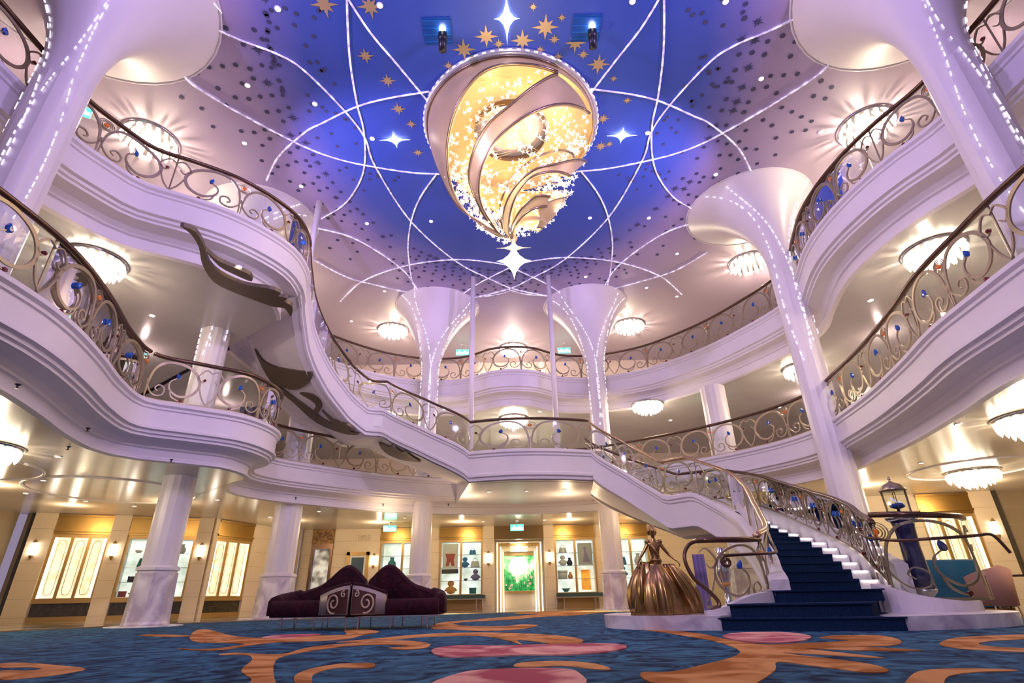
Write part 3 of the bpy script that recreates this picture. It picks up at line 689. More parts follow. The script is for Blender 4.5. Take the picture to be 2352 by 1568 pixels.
# ------------------------------------------------------------------ grand chandelier
CX, CY = .08, 10.3
ch = thing('grand_chandelier', 'huge golden swirling chandelier filled with glowing star lights, hanging from the blue ceiling', 'chandelier', (CX,CY,CZ))
PROF = [(11.45,2.16),(11.05,2.12),(10.6,1.98),(10.0,1.76),(9.5,1.54),(9.1,1.30),(8.77,1.05),(8.37,.68),(8.1,.34),(7.95,.06)]
def RZ(z):
    if z >= PROF[0][0]: return PROF[0][1]
    for (a, r0), (b, r1) in zip(PROF, PROF[1:]):
        if a >= z >= b: return r1+(r0-r1)*(z-b)/(a-b)
    return .03
m = MB(); circ = [(CX+2.2*COS(2*PI*k/72), CY+2.2*SIN(2*PI*k/72)) for k in range(73)]
m.tube([(x,y,CZ-.06) for x,y in circ], .085, 8); m.build('crystal_ring', ring_m, ch, True)
m = MB()
m.box((0,0,0), (.03,.09,.03)); _l = tuple(ch['_loc']); ch['_loc'] = (0,0,0); rc = m.build('ring_crystal', crystal_bead, ch); ch['_loc'] = _l
for k in range(72):
    a = 2*PI*k/72; o = rc if k == 0 else rc.copy()
    if k: C.objects.link(o); o.parent = ch
    o.location = (2.27*COS(a), 2.27*SIN(a), -.09); o.rotation_euler = (0,0,a)
m = MB(); m.lathe((CX,CY,0), [(2.13,CZ-.02),(2.13,CZ-.30)], 72, cap=False); m.build('drum', chgold, ch, True)
m = MB(); m.lathe((CX,CY,0), [(.97,CZ-.01),(.97,CZ-.10),(.66,CZ-.13)], 48, cap=True); m.build('ceiling_plate', ring_m, ch, True)
def shell(a0, a1, w0, w1, zt, zb, rs, name, edge=True, n=44):
    # ribbon winding down from angle a0 to a1 (deg), angular width w0->w1
    A = []; B = []
    mb = MB(); vs = []; fs = []; K = 6
    for i in range(n+1):
        t = i/n; z = zt+(zb-zt)*t; a = math.radians(a0+(a1-a0)*t); w = math.radians(w0+(w1-w0)*t)
        for k in range(K+1):
            aa = a+w*k/K; zz = z+.35*(1-t)*SIN(PI*k/K)*.0; r = RZ(zz)*rs
            vs.append((CX+r*COS(aa), CY+r*SIN(aa), zz))
        A.append(vs[-K-1]); B.append(vs[-1])
        if i:
            for k in range(K):
                q = i*(K+1)+k; fs.append((q-K-1, q-K, q+1, q))
    mb.add(vs, fs); mb.build(name, chgold, ch, True)
    for P in (A, B):
        e = MB(); e.tube(P, .028, 6, rf=lambda t: .034*(1-.5*t)); e.build('ribbon_edge', chdark if P is A else chgold, ch, True)
    return A, B
def loft(E0, E1, name, rs=1.0, edges=(1,1)):    # shell between two edge curves given as (height, azimuth)
    n = 48; K = 6
    A = [q for q in resamp2(E0, n)]; B = [q for q in resamp2(E1, n)]; vs = []; fs = []
    def P3(z, a, rr=1): a = math.radians(a); r = RZ(z)*rs*rr; return (CX+r*COS(a), CY+r*SIN(a), z)
    for i, (p, q) in enumerate(zip(A, B)):
        for k in range(K+1):
            t = k/K; vs.append(P3(p[0]+(q[0]-p[0])*t, p[1]+(q[1]-p[1])*t))
        if i:
            for k in range(K): c = i*(K+1)+k; fs.append((c-K-1, c-K, c+1, c))
    mb = MB(); mb.add(vs, fs); mb.build(name, chgold, ch, True)
    for P, on in ((A, edges[0]), (B, edges[1])):
        if on:
            e = MB(); e.tube([P3(z, a, 1.01) for z, a in P], .028, 6, rf=lambda t: .036*(1-.55*t)); e.build('ribbon_edge', chdark, ch, True)
            e = MB(); e.tube([P3(z, a, .985) for z, a in P], .028, 6, rf=lambda t: .028*(1-.55*t)); e.build('ribbon_edge', chgold, ch, True)
def resamp2(E, n):
    Q = cr(E, 10); S = [0]
    for a, b in zip(Q, Q[1:]): S.append(S[-1]+math.hypot((b[0]-a[0]), (b[1]-a[1])*.03))
    out = []; j = 0
    for k in range(n+1):
        s = S[-1]*k/n
        while j < len(Q)-2 and S[j+1] < s: j += 1
        t = max(0, min(1, (s-S[j])/max(1e-9, S[j+1]-S[j]))); out.append((Q[j][0]+(Q[j+1][0]-Q[j][0])*t, Q[j][1]+(Q[j+1][1]-Q[j][1])*t))
    return out
loft([(11.42,-62),(11.42,-90),(11.42,-125),(11.42,-160),(11.3,-190),(10.6,-198),(9.8,-198),(9.0,-190),(8.4,-175),(8.0,-165)], [(11.26,-60),(11.20,-82),(11.14,-102),(10.87,-118),(10.51,-132),(10.06,-148),(9.61,-164),(9.19,-180),(8.59,-186),(8.08,-188)], 'gold_ribbon')
loft([(11.20,-60),(10.30,-88),(9.88,-108),(9.49,-124),(9.10,-140),(8.71,-148),(8.35,-158),(8.02,-168)], [(10.99,-26),(10.54,-54),(10.09,-76),(9.67,-96),(9.28,-114),(8.92,-130),(8.59,-144),(8.29,-152),(8.02,-174)], 'gold_ribbon')
loft([(10.27,-2),(9.40,-40),(9.01,-68),(8.68,-88),(8.35,-108),(8.14,-128),(7.99,-146)], [(9.37,-22),(9.13,-46),(8.89,-68),(8.62,-82),(8.29,-96),(8.11,-108),(7.96,-130)], 'gold_ribbon')
loft([(8.74,-34),(8.62,-54),(8.38,-72),(8.17,-88),(7.96,-112)], [(8.59,-28),(8.41,-50),(8.26,-66),(8.11,-82),(7.96,-104)], 'gold_ribbon')
loft([(11.2,60),(10.8,20),(10.2,-20),(9.5,-60),(8.8,-100),(8.1,-140)], [(11.2,52),(10.7,12),(10.05,-28),(9.35,-68),(8.7,-104),(8.08,-144)], 'inner_ribbon', .8)
loft([(11.3,100),(10.8,60),(10.0,30),(9.2,0),(8.5,-40)], [(11.0,150),(10.2,110),(9.4,80),(8.8,50),(8.3,0)], 'inner_ribbon', .93)
m = MB(); m.lathe((CX,CY,0), [(2.12,CZ-.16),(2.0,CZ-.13),(.95,CZ-.10)], 72, cap=False); m.build('inner_dish', chgold, ch, True)
m = MB(); m.lathe((CX,CY,0), [(.95,CZ-.08),(.93,CZ-.30)], 48, cap=False); m.build('inner_drum', chdark, ch, True)
# hook-like fin near the tip
m = MB(); sh = []
for i in range(13):
    t = i/12; a = math.radians(250+110*t); r = .10+.72*t; z = 8.02+.42*t**1.5
    sh.append([(CX+r*COS(a), CY+r*SIN(a), z), (CX+r*COS(a)*1.0, CY+r*SIN(a), z+.13*SIN(PI*t)+.03)])
m.ring(sh, closed=False, cap=False); m.build('tip_fin', chgold, ch, True)
m = MB(); m.lathe((CX,CY,0), [(.035,9.6),(.05,9.0),(.085,8.9),(.06,8.7),(.055,8.1),(.10,8.0),(.05,7.9),(.03,7.72)], 16); m.build('stem', chgold, ch, True)
m = MB(); star4(m, (CX,CY,7.74), .42, .42, .03, True, 4.5); m.build('gold_spike_star', chgold, ch)
m = MB(); star4(m, (CX,CY,7.38), .40, .50, .16, False, 3.3); star4(m, (CX,CY,7.38), .14, .48, .34, False, 3.0); m.build('white_star_pendant', starwhite, ch, True)
def cross(mb, c, r, ax=None):
    u = Vector((random.gauss(0,1),random.gauss(0,1),random.gauss(0,1)+1)).normalized(); v = u.orthogonal().normalized(); w = u.cross(v)
    c = Vector(c); d = r*.20
    core = [c+v*d, c+w*d, c-v*d, c-w*d]
    mb.add([c+u*r]+core+[c-u*r], [(0,1,2),(0,2,3),(0,3,4),(0,4,1),(5,2,1),(5,3,2),(5,4,3),(5,1,4)])
    core = [c+u*d, c+w*d, c-u*d, c-w*d]
    mb.add([c+v*r*.8]+core+[c-v*r*.8], [(0,1,2),(0,2,3),(0,3,4),(0,4,1),(5,2,1),(5,3,2),(5,4,3),(5,1,4)])
    core = [c+u*d, c+v*d, c-u*d, c-v*d]
    mb.add([c+w*r*.8]+core+[c-w*r*.8], [(0,1,2),(0,2,3),(0,3,4),(0,4,1),(5,2,1),(5,3,2),(5,4,3),(5,1,4)])
rods = MB(); rest = MB(); protos = []
for i in range(4):
    m = MB(); cross(m, (0,0,0), (.115,.095,.08,.07)[i]); ch['_loc'] = (0,0,0)
    o = m.build('star_light', starlamp, ch); ch['_loc'] = (CX,CY,CZ); protos.append(o)
cnt = 0
for i in range(900):
    t = random.random()**.8; a = random.uniform(0, 2*PI); z = 11.35-(3.1 if COS(a) < -.1 else 2.5)*t
    r = RZ(z)*random.uniform(.72, .97)
    p = Vector((CX+r*COS(a), CY+r*SIN(a), z-.02))
    if cnt < 96 and p.y < CY+.6 and random.random() < .45:
        o = protos[cnt] if cnt < 4 else protos[cnt % 4].copy()
        if cnt >= 4: C.objects.link(o); o.parent = ch
        o.location = p-Vector((CX,CY,CZ)); cnt += 1
    else: cross(rest, p, random.choice([.06,.075,.09]))
    q = Vector((CX+r*.8*COS(a+.3), CY+r*.8*SIN(a+.3), z+.28))
    if i % 2 == 0: rods.tube([p, q], .005, 3)
o = rest.build('star_light_cluster', starlamp, ch); o['kind'] = 'stuff'
rods.build('hanging_rods', chgold, ch)

# ------------------------------------------------------------------ flush crystal chandeliers
crys = mat('hot_crystal', (1,.95,.85), .2, emit=(1,.86,.62), es=10)
def flush(x, y, z, r, label, power=90, col=(1,.80,.58)):
    power *= .55
    t = thing('crystal_ceiling_light', label, 'ceiling light', (x,y,z))
    m = MB(); m.lathe((x,y,z), [(r*1.15,0),(r*1.15,-.03),(r*1.05,-.06)], 28); m.build('mount_plate', silver, t, True)
    m = MB()
    for rr, n, dz in ((r, 18, -.20), (r*.7, 12, -.30), (r*.35, 7, -.36)):
        for k in range(n):
            a = 2*PI*k/n; X, Y = x+rr*COS(a), y+rr*SIN(a)
            m.lathe((X,Y,z), [(.035,-.06),(.05,dz*.5),(.03,dz),(.002,dz-.05)], 5)
    m.build('crystal_drops', crys, t)
    L = bpy.data.lights.new('bulb', 'POINT'); L.energy = power; L.color = col; L.shadow_soft_size = .05
    lo = bpy.data.objects.new('bulb', L); C.objects.link(lo); lo.location = (0,0,-.46); lo.parent = t
for x, y, lb in ((-9.55,10.5,'glaring crystal ceiling light over the top left balcony'), (9.55,10.5,'glaring crystal ceiling light over the top right balcony'),
                 (-5.44,21.9,'crystal ceiling light on the top level, left of the trumpet column'), (5.4,21.9,'crystal ceiling light on the top level, right of the trumpet column'),
                 (8.9,16.9,'crystal ceiling light over the top balcony at the back right'), (0.05,24.2,'crystal ceiling light seen through the top railing in the centre')):
    flush(x, y, CZ, .62, lb, 260)
flush(-8.9,16.9,CZ,.62,'crystal ceiling light over the top balcony at the back left, behind the upper stairs',260)
for x, y, lb in ((4.85,18.5,'small crystal ceiling light under the top balcony, right of the trumpet column'), (8.9,15.3,'crystal ceiling light under the top balcony, left of the tall column'), (0,19.9,'crystal ceiling light just above the central landing handrail'),
                 (-8.3,8.9,'glaring crystal ceiling light over the middle left balcony'), (8.6,9.1,'glaring crystal ceiling light over the middle right balcony'), (-4.9,19.0,'crystal ceiling light seen through the upper stair railing')):
    flush(x, y, 6.64, .5, lb, 150)
for x, y, lb in ((11.1,13.2,'crystal ceiling light on the ground floor above the pink chairs'), (-9.3,9.2,'crystal ceiling light at the left edge of the ground floor'), (8.6,8.6,'crystal ceiling light at the right edge under the middle balcony')):
    flush(x, y, 2.98, .5, lb, 90)
# ------------------------------------------------------------------ ground floor wall and shop fronts
class Fr:       # local frame: u along the wall, n towards the hall
    def __init__(s, a, b):
        s.a = a; s.L = dist(a, b); s.u = ((b[0]-a[0])/s.L, (b[1]-a[1])/s.L); s.n = (s.u[1], -s.u[0]); s.ang = math.atan2(s.u[1], s.u[0])
    def p(s, u, n, z): return (s.a[0]+s.u[0]*u+s.n[0]*n, s.a[1]+s.u[1]*u+s.n[1]*n, z)
    def box(s, mb, u0, u1, n0, n1, z0, z1):
        mb.box(s.p((u0+u1)/2, (n0+n1)/2, (z0+z1)/2), (abs(u1-u0), abs(n1-n0), abs(z1-z0)), s.ang); return mb
def wallseg(fr, u0, u1, name, m, z0=0, z1=3.0, n0=-.25, n1=0, joints=True):
    mb = MB(); fr.box(mb, u0, u1, n0, n1, z0, z1)
    o = struct(mb, name, m)
    if joints and z1-z0 > 2.5:
        j = MB()
        for zz in (.12,.60,1.08,1.56,2.04,2.52): fr.box(j, u0, u1, n1, n1+.003, zz, zz+.012)
        j.build('stone_joint', goldframe, None)['kind'] = 'structure'
        jj = C.objects[-1] if False else None
    return o
def wallseg2(fr, u0, u1, side, m, z0=0, z1=3.0, n1=0):
    mb = MB(); fr.box(mb, u0, u1, n1-.3, n1, z0, z1); o = struct(mb, 'wall_'+side, m)
    if z1-z0 > 2.5:
        j = MB()
        for zz in (.12,.60,1.08,1.56,2.04,2.52): fr.box(j, u0+.01, u1-.01, n1, n1+.003, zz, zz+.010)
        j.build('stone_joint', mat_joint, o)
    return o
mat_joint = mat('stone_joint_brown', (.45,.36,.25), .6)  # brown lines along the stone joints
def sconce(fr, u, n, z, label):
    p = fr.p(u, n, z); t = thing('wall_sconce', label, 'wall lamp', p)
    m = MB(); c = fr.p(u, n+.06, z); m.lathe(c, [(.045,-.17),(.05,-.16),(.05,.16),(.045,.17)], 14); m.build('lamp_shade', whitelamp, t, True)
    m = MB(); m.lathe(c, [(.008,-.30),(.03,-.24),(.055,-.20),(.055,-.17)], 14); m.lathe(c, [(.055,.17),(.055,.20),(.02,.25),(.005,.27)], 14); fr.box(m, u-.03, u+.03, n, n+.03, z-.22, z+.22); m.build('bronze_mount', goldframe, t)
def window_unit(fr, u0, u1, n, label, kind, panes=3, zs=.62, zt=2.30, bench=False, hdr=True, hz=3.0):
    t = thing('display_window', label, 'shop window', fr.p((u0+u1)/2, n, 0))
    if hdr:
        m = MB(); fr.box(m, u0, u1, n-.02, n+.10, zt+.10, hz-.03); fr.box(m, u0, u1, n-.02, n+.16, zt+.16, zt+.22); fr.box(m, u0, u1, n-.02, n+.14, hz-.10, hz-.04); m.build('gold_header', gold, t)
    m = MB()
    fr.box(m, u0, u1, n-.05, n+.05, zt, zt+.10); fr.box(m, u0, u1, n-.05, n+.08, zs-.14, zs)
    fr.box(m, u0, u0+.07, n-.05, n+.05, zs, zt); fr.box(m, u1-.07, u1, n-.05, n+.05, zs, zt)
    w = (u1-u0-.14)/panes
    for k in range(1, panes): fr.box(m, u0+.07+w*k-.04, u0+.07+w*k+.04, n-.04, n+.045, zs, zt)
    m.build('gold_frame', goldframe, t)
    m = MB(); fr.box(m, u0+.02, u1-.02, n-.02, n+.02, .13, zs-.14); m.build('stall_riser', blackgap if kind == 'etched' or kind == 'shelves' else goldframe, t)
    m = MB(); fr.box(m, u0, u1, n-.02, n+.05, 0, .13); m.build('kick_plate', goldframe, t)
    if kind == 'etched':
        for k in range(panes):
            a = u0+.07+w*k+.04; b = a+w-.08
            m = MB(); fr.box(m, a, b, n-.02, n, zs, zt); m.build('etched_pane', etched, t)
            m = MB(); cu = (a+b)/2; hw = (b-a)/2-.07
            pts = [(hw*x, z) for x, z in ((1,zs+.22),(1,zt-.22),(.75,zt-.11),(0,zt-.08),(-.75,zt-.11),(-1,zt-.22),(-1,zs+.22),(-.75,zs+.11),(0,zs+.08),(.75,zs+.11),(1,zs+.22))]
            m.tube([fr.p(cu+x, n+.004, z) for x, z in pts], .008, 4); m.build('etched_border', goldframe, t)
        m = MB(); fr.box(m, u0+.07, u0+.12, n-.01, n+.015, zs, zt); fr.box(m, u1-.12, u1-.07, n-.01, n+.015, zs, zt); m.build('edge_light', whitestrip, t)
    else:
        D = .5
        m = MB(); fr.box(m, u0+.05, u1-.05, n-D-.02, n-D, zs, zt); m.build('back_panel', showcase, t)
        m = MB(); fr.box(m, u0+.02, u0+.05, n-D, n-.05, zs, zt); fr.box(m, u1-.05, u1-.02, n-D, n-.05, zs, zt); fr.box(m, u0+.05, u1-.05, n-D, n-.05, zs-.03, zs); fr.box(m, u0+.05, u1-.05, n-D, n-.05, zt, zt+.03); m.build('case_lining', whitepaint, t)
        m = MB(); fr.box(m, u0+.08, u1-.08, n-.01, n-.004, zs, zt); m.build('pane', glass, t)
        ns = 3
        for k in range(1, ns+1):
            z = zs+(zt-zs)*k/(ns+1); m = MB(); fr.box(m, u0+.06, u1-.06, n-.42, n-.12, z-.008, z+.008); m.build('glass_shelf', silver, t)
    if bench:
        b = thing('bench', label.replace('lit shop window', 'low teal bench under the lit window'), 'bench', fr.p((u0+u1)/2, n+.35, 0))
        m = MB(); fr.box(m, u0-.02, u1+.12, n+.16, n+.56, .40, .52); m.build('seat', mat_teal, b)
        m = MB(); fr.box(m, u0-.02, u1+.12, n+.15, n+.57, .36, .40); m.build('seat_frame', bronze, b)
        for uu in (u0+.25, u1-.2):
            for nn in (n+.2, n+.52):
                m = MB(); fr.box(m, uu-.02, uu+.02, nn-.02, nn+.02, 0, .37); m.build('leg', bronze, b)
    return t
mat_teal = mat('dark_teal_leather', (.03,.07,.06), .4)
def item(kind, fr, u, n, z, s, m_, label, group=None):
    p = fr.p(u, n, z); mb = MB()
    if kind == 'vase':
        mb.lathe(p, [(.30*s,0),(.42*s,.25*s),(.36*s,.55*s),(.16*s,.78*s),(.22*s,1.0*s)], 14)
    elif kind == 'box':
        fr.box(mb, u-.5*s, u+.5*s, n-.25*s, n+.25*s, z, z+.8*s)
        fr.box(mb, u-.53*s, u+.53*s, n-.28*s, n+.28*s, z+.62*s, z+.82*s)
    elif kind == 'bag':
        mb.ring([[fr.p(u+a*s, n+b*s, z+h*s) for a, b in ((-w,-.2),(w,-.2),(w,.2),(-w,.2))] for w, h in ((.5,0),(.52,.1),(.42,.62),(.40,.65))])
        mb.tube([fr.p(u+.25*s*COS(a), n, z+.62*s+.35*s*SIN(a)) for a in [PI*k/10 for k in range(11)]], .04*s, 5)
    elif kind == 'plush':
        mb.lathe(p, [(.05*s,0),(.34*s,.08*s),(.38*s,.3*s),(.26*s,.55*s),(.14*s,.6*s),(.27*s,.72*s),(.28*s,.88*s),(.15*s,1.02*s),(.01*s,1.05*s)], 14)
        for sg in (-1,1): mb.tube([fr.p(u+sg*.26*s, n, z+.48*s), fr.p(u+sg*.48*s, n, z+.25*s)], .09*s, 6)
    elif kind == 'bowl':
        mb.lathe(p, [(.2*s,0),(.22*s,.05*s),(.5*s,.35*s),(.46*s,.35*s),(.18*s,.1*s)], 16)
    o = mb.build({'vase':'vase','box':'gift_box','bag':'handbag','plush':'plush_toy','bowl':'bowl'}[kind], m_, None, True, p); tag(o, label, {'vase':'vase','box':'box','bag':'bag','plush':'toy','bowl':'bowl'}[kind], group)
    return o
cols = dict(red=mat('red_goods', (.45,.05,.04), .5), blue=mat('blue_goods', (.04,.25,.55), .4), white=mat('white_goods', (.75,.74,.72), .4), black=mat('black_goods', (.03,.03,.035), .4), teal=mat('teal_goods', (.03,.22,.22), .4), amber=mat('amber_goods', (.75,.32,.05), .4), violet=mat('violet_goods', (.25,.2,.4), .5))
# left shop fronts (angled wall)
FL = Fr((-15.0,16.7), (-10.16,18.87))
uu = lambda x: (x+15.0)/ (FL.u[0])
pl = lambda a, b, n1=.16: wallseg2(FL, a, b, 'left', cream, 0, 3.0, n1)
uA = [uu(v) for v in (-14.56,-14.05,-12.72,-12.3,-10.55,-10.16)]
wallseg2(FL, 0.12, uA[0], 'left', stone_dark, n1=-.4); m = MB(); FL.box(m, uA[0]-.14, uA[0]-.02, -.3, .0, 0, 3.0); struct(m, 'trim_1', blackgap)
pl(uA[0], uA[1]); pl(uA[2], uA[3]); pl(uA[4], FL.L)
window_unit(FL, uA[1], uA[2], 0, 'tall window of three etched and backlit glass panes at the far left', 'etched', 3)
window_unit(FL, uA[3], uA[4], 0, 'lit shop window with glass shelves of merchandise behind the left marble-footed column', 'shelves', 3)
sconce(FL, (uA[0]+uA[1])/2-.05, .16, 1.95, 'wall sconce on the leftmost cream pilaster')
sconce(FL, (uA[2]+uA[3])/2-.03, .16, 1.95, 'wall sconce between the etched window and the shelf window')
sconce(FL, (uA[4]+FL.L)/2, .16, 1.95, 'wall sconce on the pilaster right of the shelf window')
FL2 = Fr((-10.16,18.87), (-9.35,21.3))
window_unit(FL2, .15, 1.75, 0, 'narrow window of three etched backlit panes below a gold header, left of the cream corner wall', 'etched', 3)
wallseg2(FL2, 0, .15, 'left', cream, n1=.1); wallseg2(FL2, 1.75, FL2.L, 'left', cream, n1=.1)
FL3 = Fr((-9.35,21.3), (-8.3,21.9))
wallseg2(FL3, 0, FL3.L, 'left', stone_dark)
# back wall at y = 22.5
FB = Fr((-8.5,22.5), (8.5,22.5)); X = lambda x: x+8.5
def back(a, b, n1=0, m_=None, z0=0, z1=3.0): return wallseg2(FB, X(a), X(b), 'back', m_ or cream, z0, z1, n1)
back(-8.5,-8.05); back(-7.2,-5.35); back(-3.55,-3.0); back(-1.30,-.86, .10); back(1.10,1.50, .10); back(3.1,3.75); back(5.2,8.5)
# dark mirrored cabinet doorway
t = thing('mirrored_doorway', 'dark bronze doorway with mirrored glass, right of the fluted column behind the sofa', 'doorway', (-7.6,22.5,0))
m = MB()
for a, b, z0, z1 in ((-8.05,-7.95,0,2.45),(-7.3,-7.2,0,2.45),(-7.95,-7.3,2.25,2.45)): FB.box(m, X(a), X(b), -.1, .06, z0, z1)
m.build('frame', rail_m, t)
m = MB(); FB.box(m, X(-8.05), X(-7.2), -.1, .08, 2.45, 3.0); m.build('carved_header', mat('carved_bronze', (.30,.17,.07), .5, .5, nz=(9,(.12,.06,.03),.1)), t)
m = MB(); FB.box(m, X(-7.95), X(-7.3), -.2, -.17, .6, 2.25); m.build('back_panel', backlit('mirror_glow', (.12,.10,.08), (.9,.9,.78), .55, 2.2), t)
m = MB(); FB.box(m, X(-7.95), X(-7.3), -.1, .04, 0, .6); m.build('lower_panel', stone_dark, t)
# framed notice
t = thing('framed_notice', 'dark blue poster in a gold frame on the cream wall above the sofa', 'picture', (-6.15,22.5,1.5))
m = MB()
for a, b, z0, z1 in ((-6.62,-6.50,.9,2.12),(-5.86,-5.74,.9,2.12),(-6.62,-5.74,2.0,2.12),(-6.62,-5.74,.9,1.0)): FB.box(m, X(a), X(b), 0, .06, z0, z1)
m.build('frame', goldframe, t); m = MB(); FB.box(m, X(-6.5), X(-5.86), 0, .02, 1.0, 2.0); m.build('mat_board', whitepaint, t)
m = MB(); FB.box(m, X(-6.42), X(-5.94), .02, .03, 1.06, 1.92); m.build('poster', mat('slate_blue_print', (.02,.06,.10), .35), t)
def text(s, size, loc, rotz, m_, parent=None, ext=.01, spacing=1.0):
    cu = bpy.data.curves.new('lettering', 'FONT'); cu.body = s; cu.size = size; cu.extrude = ext; cu.align_x = 'CENTER'; cu.space_character = spacing
    o = bpy.data.objects.new('lettering', cu); C.objects.link(o)
    bpy.context.view_layer.update(); dg = bpy.context.evaluated_depsgraph_get(); me = bpy.data.meshes.new_from_object(o.evaluated_get(dg))
    bpy.data.objects.remove(o); o = bpy.data.objects.new('lettering', me); C.objects.link(o); me.materials.clear(); me.materials.append(m_)
    o.location = loc; o.rotation_euler = (PI/2, 0, rotz); o['_loc'] = tuple(loc)
    return o
o = text('1923', .30, (-6.05,22.47,2.55), 0, bronze, ext=.012); o.name = 'wall_numerals'; tag(o, 'bronze numerals 1923 on the cream wall above the framed notice', 'sign')
sconce(FB, X(-5.55), 0, 1.80, 'wall sconce between the framed notice and the shop window behind the sofa')
sconce(FB, X(-1.08), .10, 1.80, 'wall sconce on the pilaster left of the central doorway')
sconce(FB, X(1.30), .10, 1.80, 'wall sconce on the pilaster right of the central doorway')
window_unit(FB, X(-5.35), X(-3.55), 0, 'lit shop window behind the sofa, left of the trumpet column', 'goods', 2, .55, 2.42)
window_unit(FB, X(-3.0), X(-1.30), 0, 'lit shop window with a red poster, left of the central doorway', 'goods', 2, .55, 2.42, bench=True)
window_unit(FB, X(1.50), X(3.10), 0, 'lit shop window with an amber display, right of the central doorway', 'goods', 2, .55, 2.42, bench=True)
window_unit(FB, X(3.75), X(5.2), 0, 'lit shop window behind the bronze statue', 'goods', 2, .55, 2.42)
# posters and goods in the windows
def flat(name, fr, u0, u1, n, z0, z1, m_, label, cat='picture'):
    mb = MB(); fr.box(mb, u0, u1, n-.01, n+.01, z0, z1); o = mb.build(name, m_, None, False, fr.p((u0+u1)/2, n, z0)); return tag(o, label, cat)
po = flat('poster', FB, X(-2.88), X(-2.28), -.09, 1.45, 2.36, whitepaint, 'white poster with a red figure-like shape in the window left of the doorway')
mb = MB(); mb.add([FB.p(X(-2.58)+x, -.075, z) for x, z in ((-.2,2.0),(.2,2.0),(.14,1.78),(.17,1.55),(.06,1.55),(0,1.72),(-.06,1.55),(-.17,1.55),(-.14,1.78))], [tuple(range(9))]); mb.build('printed_shape', cols['red'], po)
flat('shelf_valance', FB, X(-2.9), X(-2.26), -.10, 1.28, 1.44, blackgap, 'dark shelf front below the white poster', 'shelf')
po = flat('poster', FB, X(2.42), X(2.98), -.09, 1.50, 2.30, mat('grey_print', (.42,.42,.46), .6), 'grey poster hanging in the window right of the doorway')
mb = MB(); mb.add([FB.p(X(2.7)+x, -.075, z) for x, z in ((-.06,2.15),(.05,2.15),(.05,2.0),(.2,1.6),(-.1,1.6),(-.02,1.98))], [tuple(range(6))]); mb.build('printed_shape', cols['violet'], po)
flat('amber_panel', FB, X(2.52), X(2.88), -.30, .62, 1.34, backlit('amber_glow', (.55,.16,.01), (1,.45,.06), .8, 2), 'glowing amber arch display at the lower right of the window beside the doorway', 'display')
G = [('plush', -2.55, .56, .46, 'amber', 'orange and gold figure toy low in the window left of the doorway'), ('bag', -1.72, 2.02-.06, .26, 'blue', 'blue bag on the top shelf left of the doorway'),
 ('plush', -2.02, 1.50, .36, 'blue', 'bright blue toy on the middle shelf left of the doorway'), ('bag', -1.62, 1.50, .34, 'white', 'white handbag on the middle shelf left of the doorway'),
 ('plush', -1.60, 1.03, .38, 'violet', 'mauve toy on the lower shelf left of the doorway'), ('bowl', -1.98, 1.03, .2, 'black', 'small dark bowl on the lower shelf left of the doorway'), ('box', -1.7, .56, .26, 'teal', 'dark green box at the foot of the window left of the doorway'),
 ('bag', 1.85, 1.96, .3, 'white', 'silver-white bag on the top shelf right of the doorway'), ('plush', 1.83, 1.50, .36, 'white', 'pale toy with dark shape beside it on the middle shelf right of the doorway'), ('vase', 2.1, 1.50, .28, 'black', 'dark vase on the middle shelf right of the doorway'),
 ('box', 1.80, 1.03, .36, 'white', 'cream box on the lower shelf right of the doorway'), ('vase', 2.1, 1.03, .24, 'amber', 'little amber vase on the lower shelf right of the doorway'), ('bowl', 1.9, .56, .36, 'teal', 'teal bowl at the foot of the window right of the doorway'),
 ('vase', -4.9, 1.50, .42, 'teal', 'green plant-like vase in the window behind the sofa'), ('bag', -3.95, 1.50, .4, 'white', 'white bag in the window behind the sofa'), ('plush', -4.9, 1.03, .36, 'white', 'white toy low in the window behind the sofa'),
 ('bag', 4.1, 1.50, .42, 'blue', 'blue bag in the window behind the statue'), ('plush', 4.15, 1.03, .4, 'blue', 'blue toy low in the window behind the statue'), ('vase', 4.8, 1.50, .4, 'white', 'white vase in the window behind the statue')]
for k, x, z, s, c, lb in G: item(k, FB, X(x), -.27, z, s, cols[c], lb)
GL = [('bowl',.35,2.0-.11,.26,'white','white bowl on the top shelf of the far-left shelf window'),('bag',.62,1.47,.42,'teal','dark teal bag on the middle shelf of the far-left shelf window'),('box',.35,1.05,.20,'black','small dark frame box on the third shelf of the far-left shelf window'),
 ('vase',.72,1.05,.30,'white','white vase on the third shelf of the far-left shelf window'),('bowl',.5,.63,.34,'white','shining white bowl at the foot of the far-left shelf window'),('box',.2,.63,.2,'red','small red box at the foot of the far-left shelf window'),
 ('bag',1.35,1.47,.30,'black','dark bag right of the column on the middle shelf'),('vase',1.55,1.9,.28,'white','white vase right of the column on the top shelf'),('box',1.4,1.05,.2,'teal','small teal box right of the column on the third shelf'),('bowl',1.4,.63,.34,'white','white bowl right of the column at the foot of the shelf window')]
for k, u, z, s, c, lb in GL: item(k, FL, uA[3]+u, -.27, z, s, cols[c], lb)
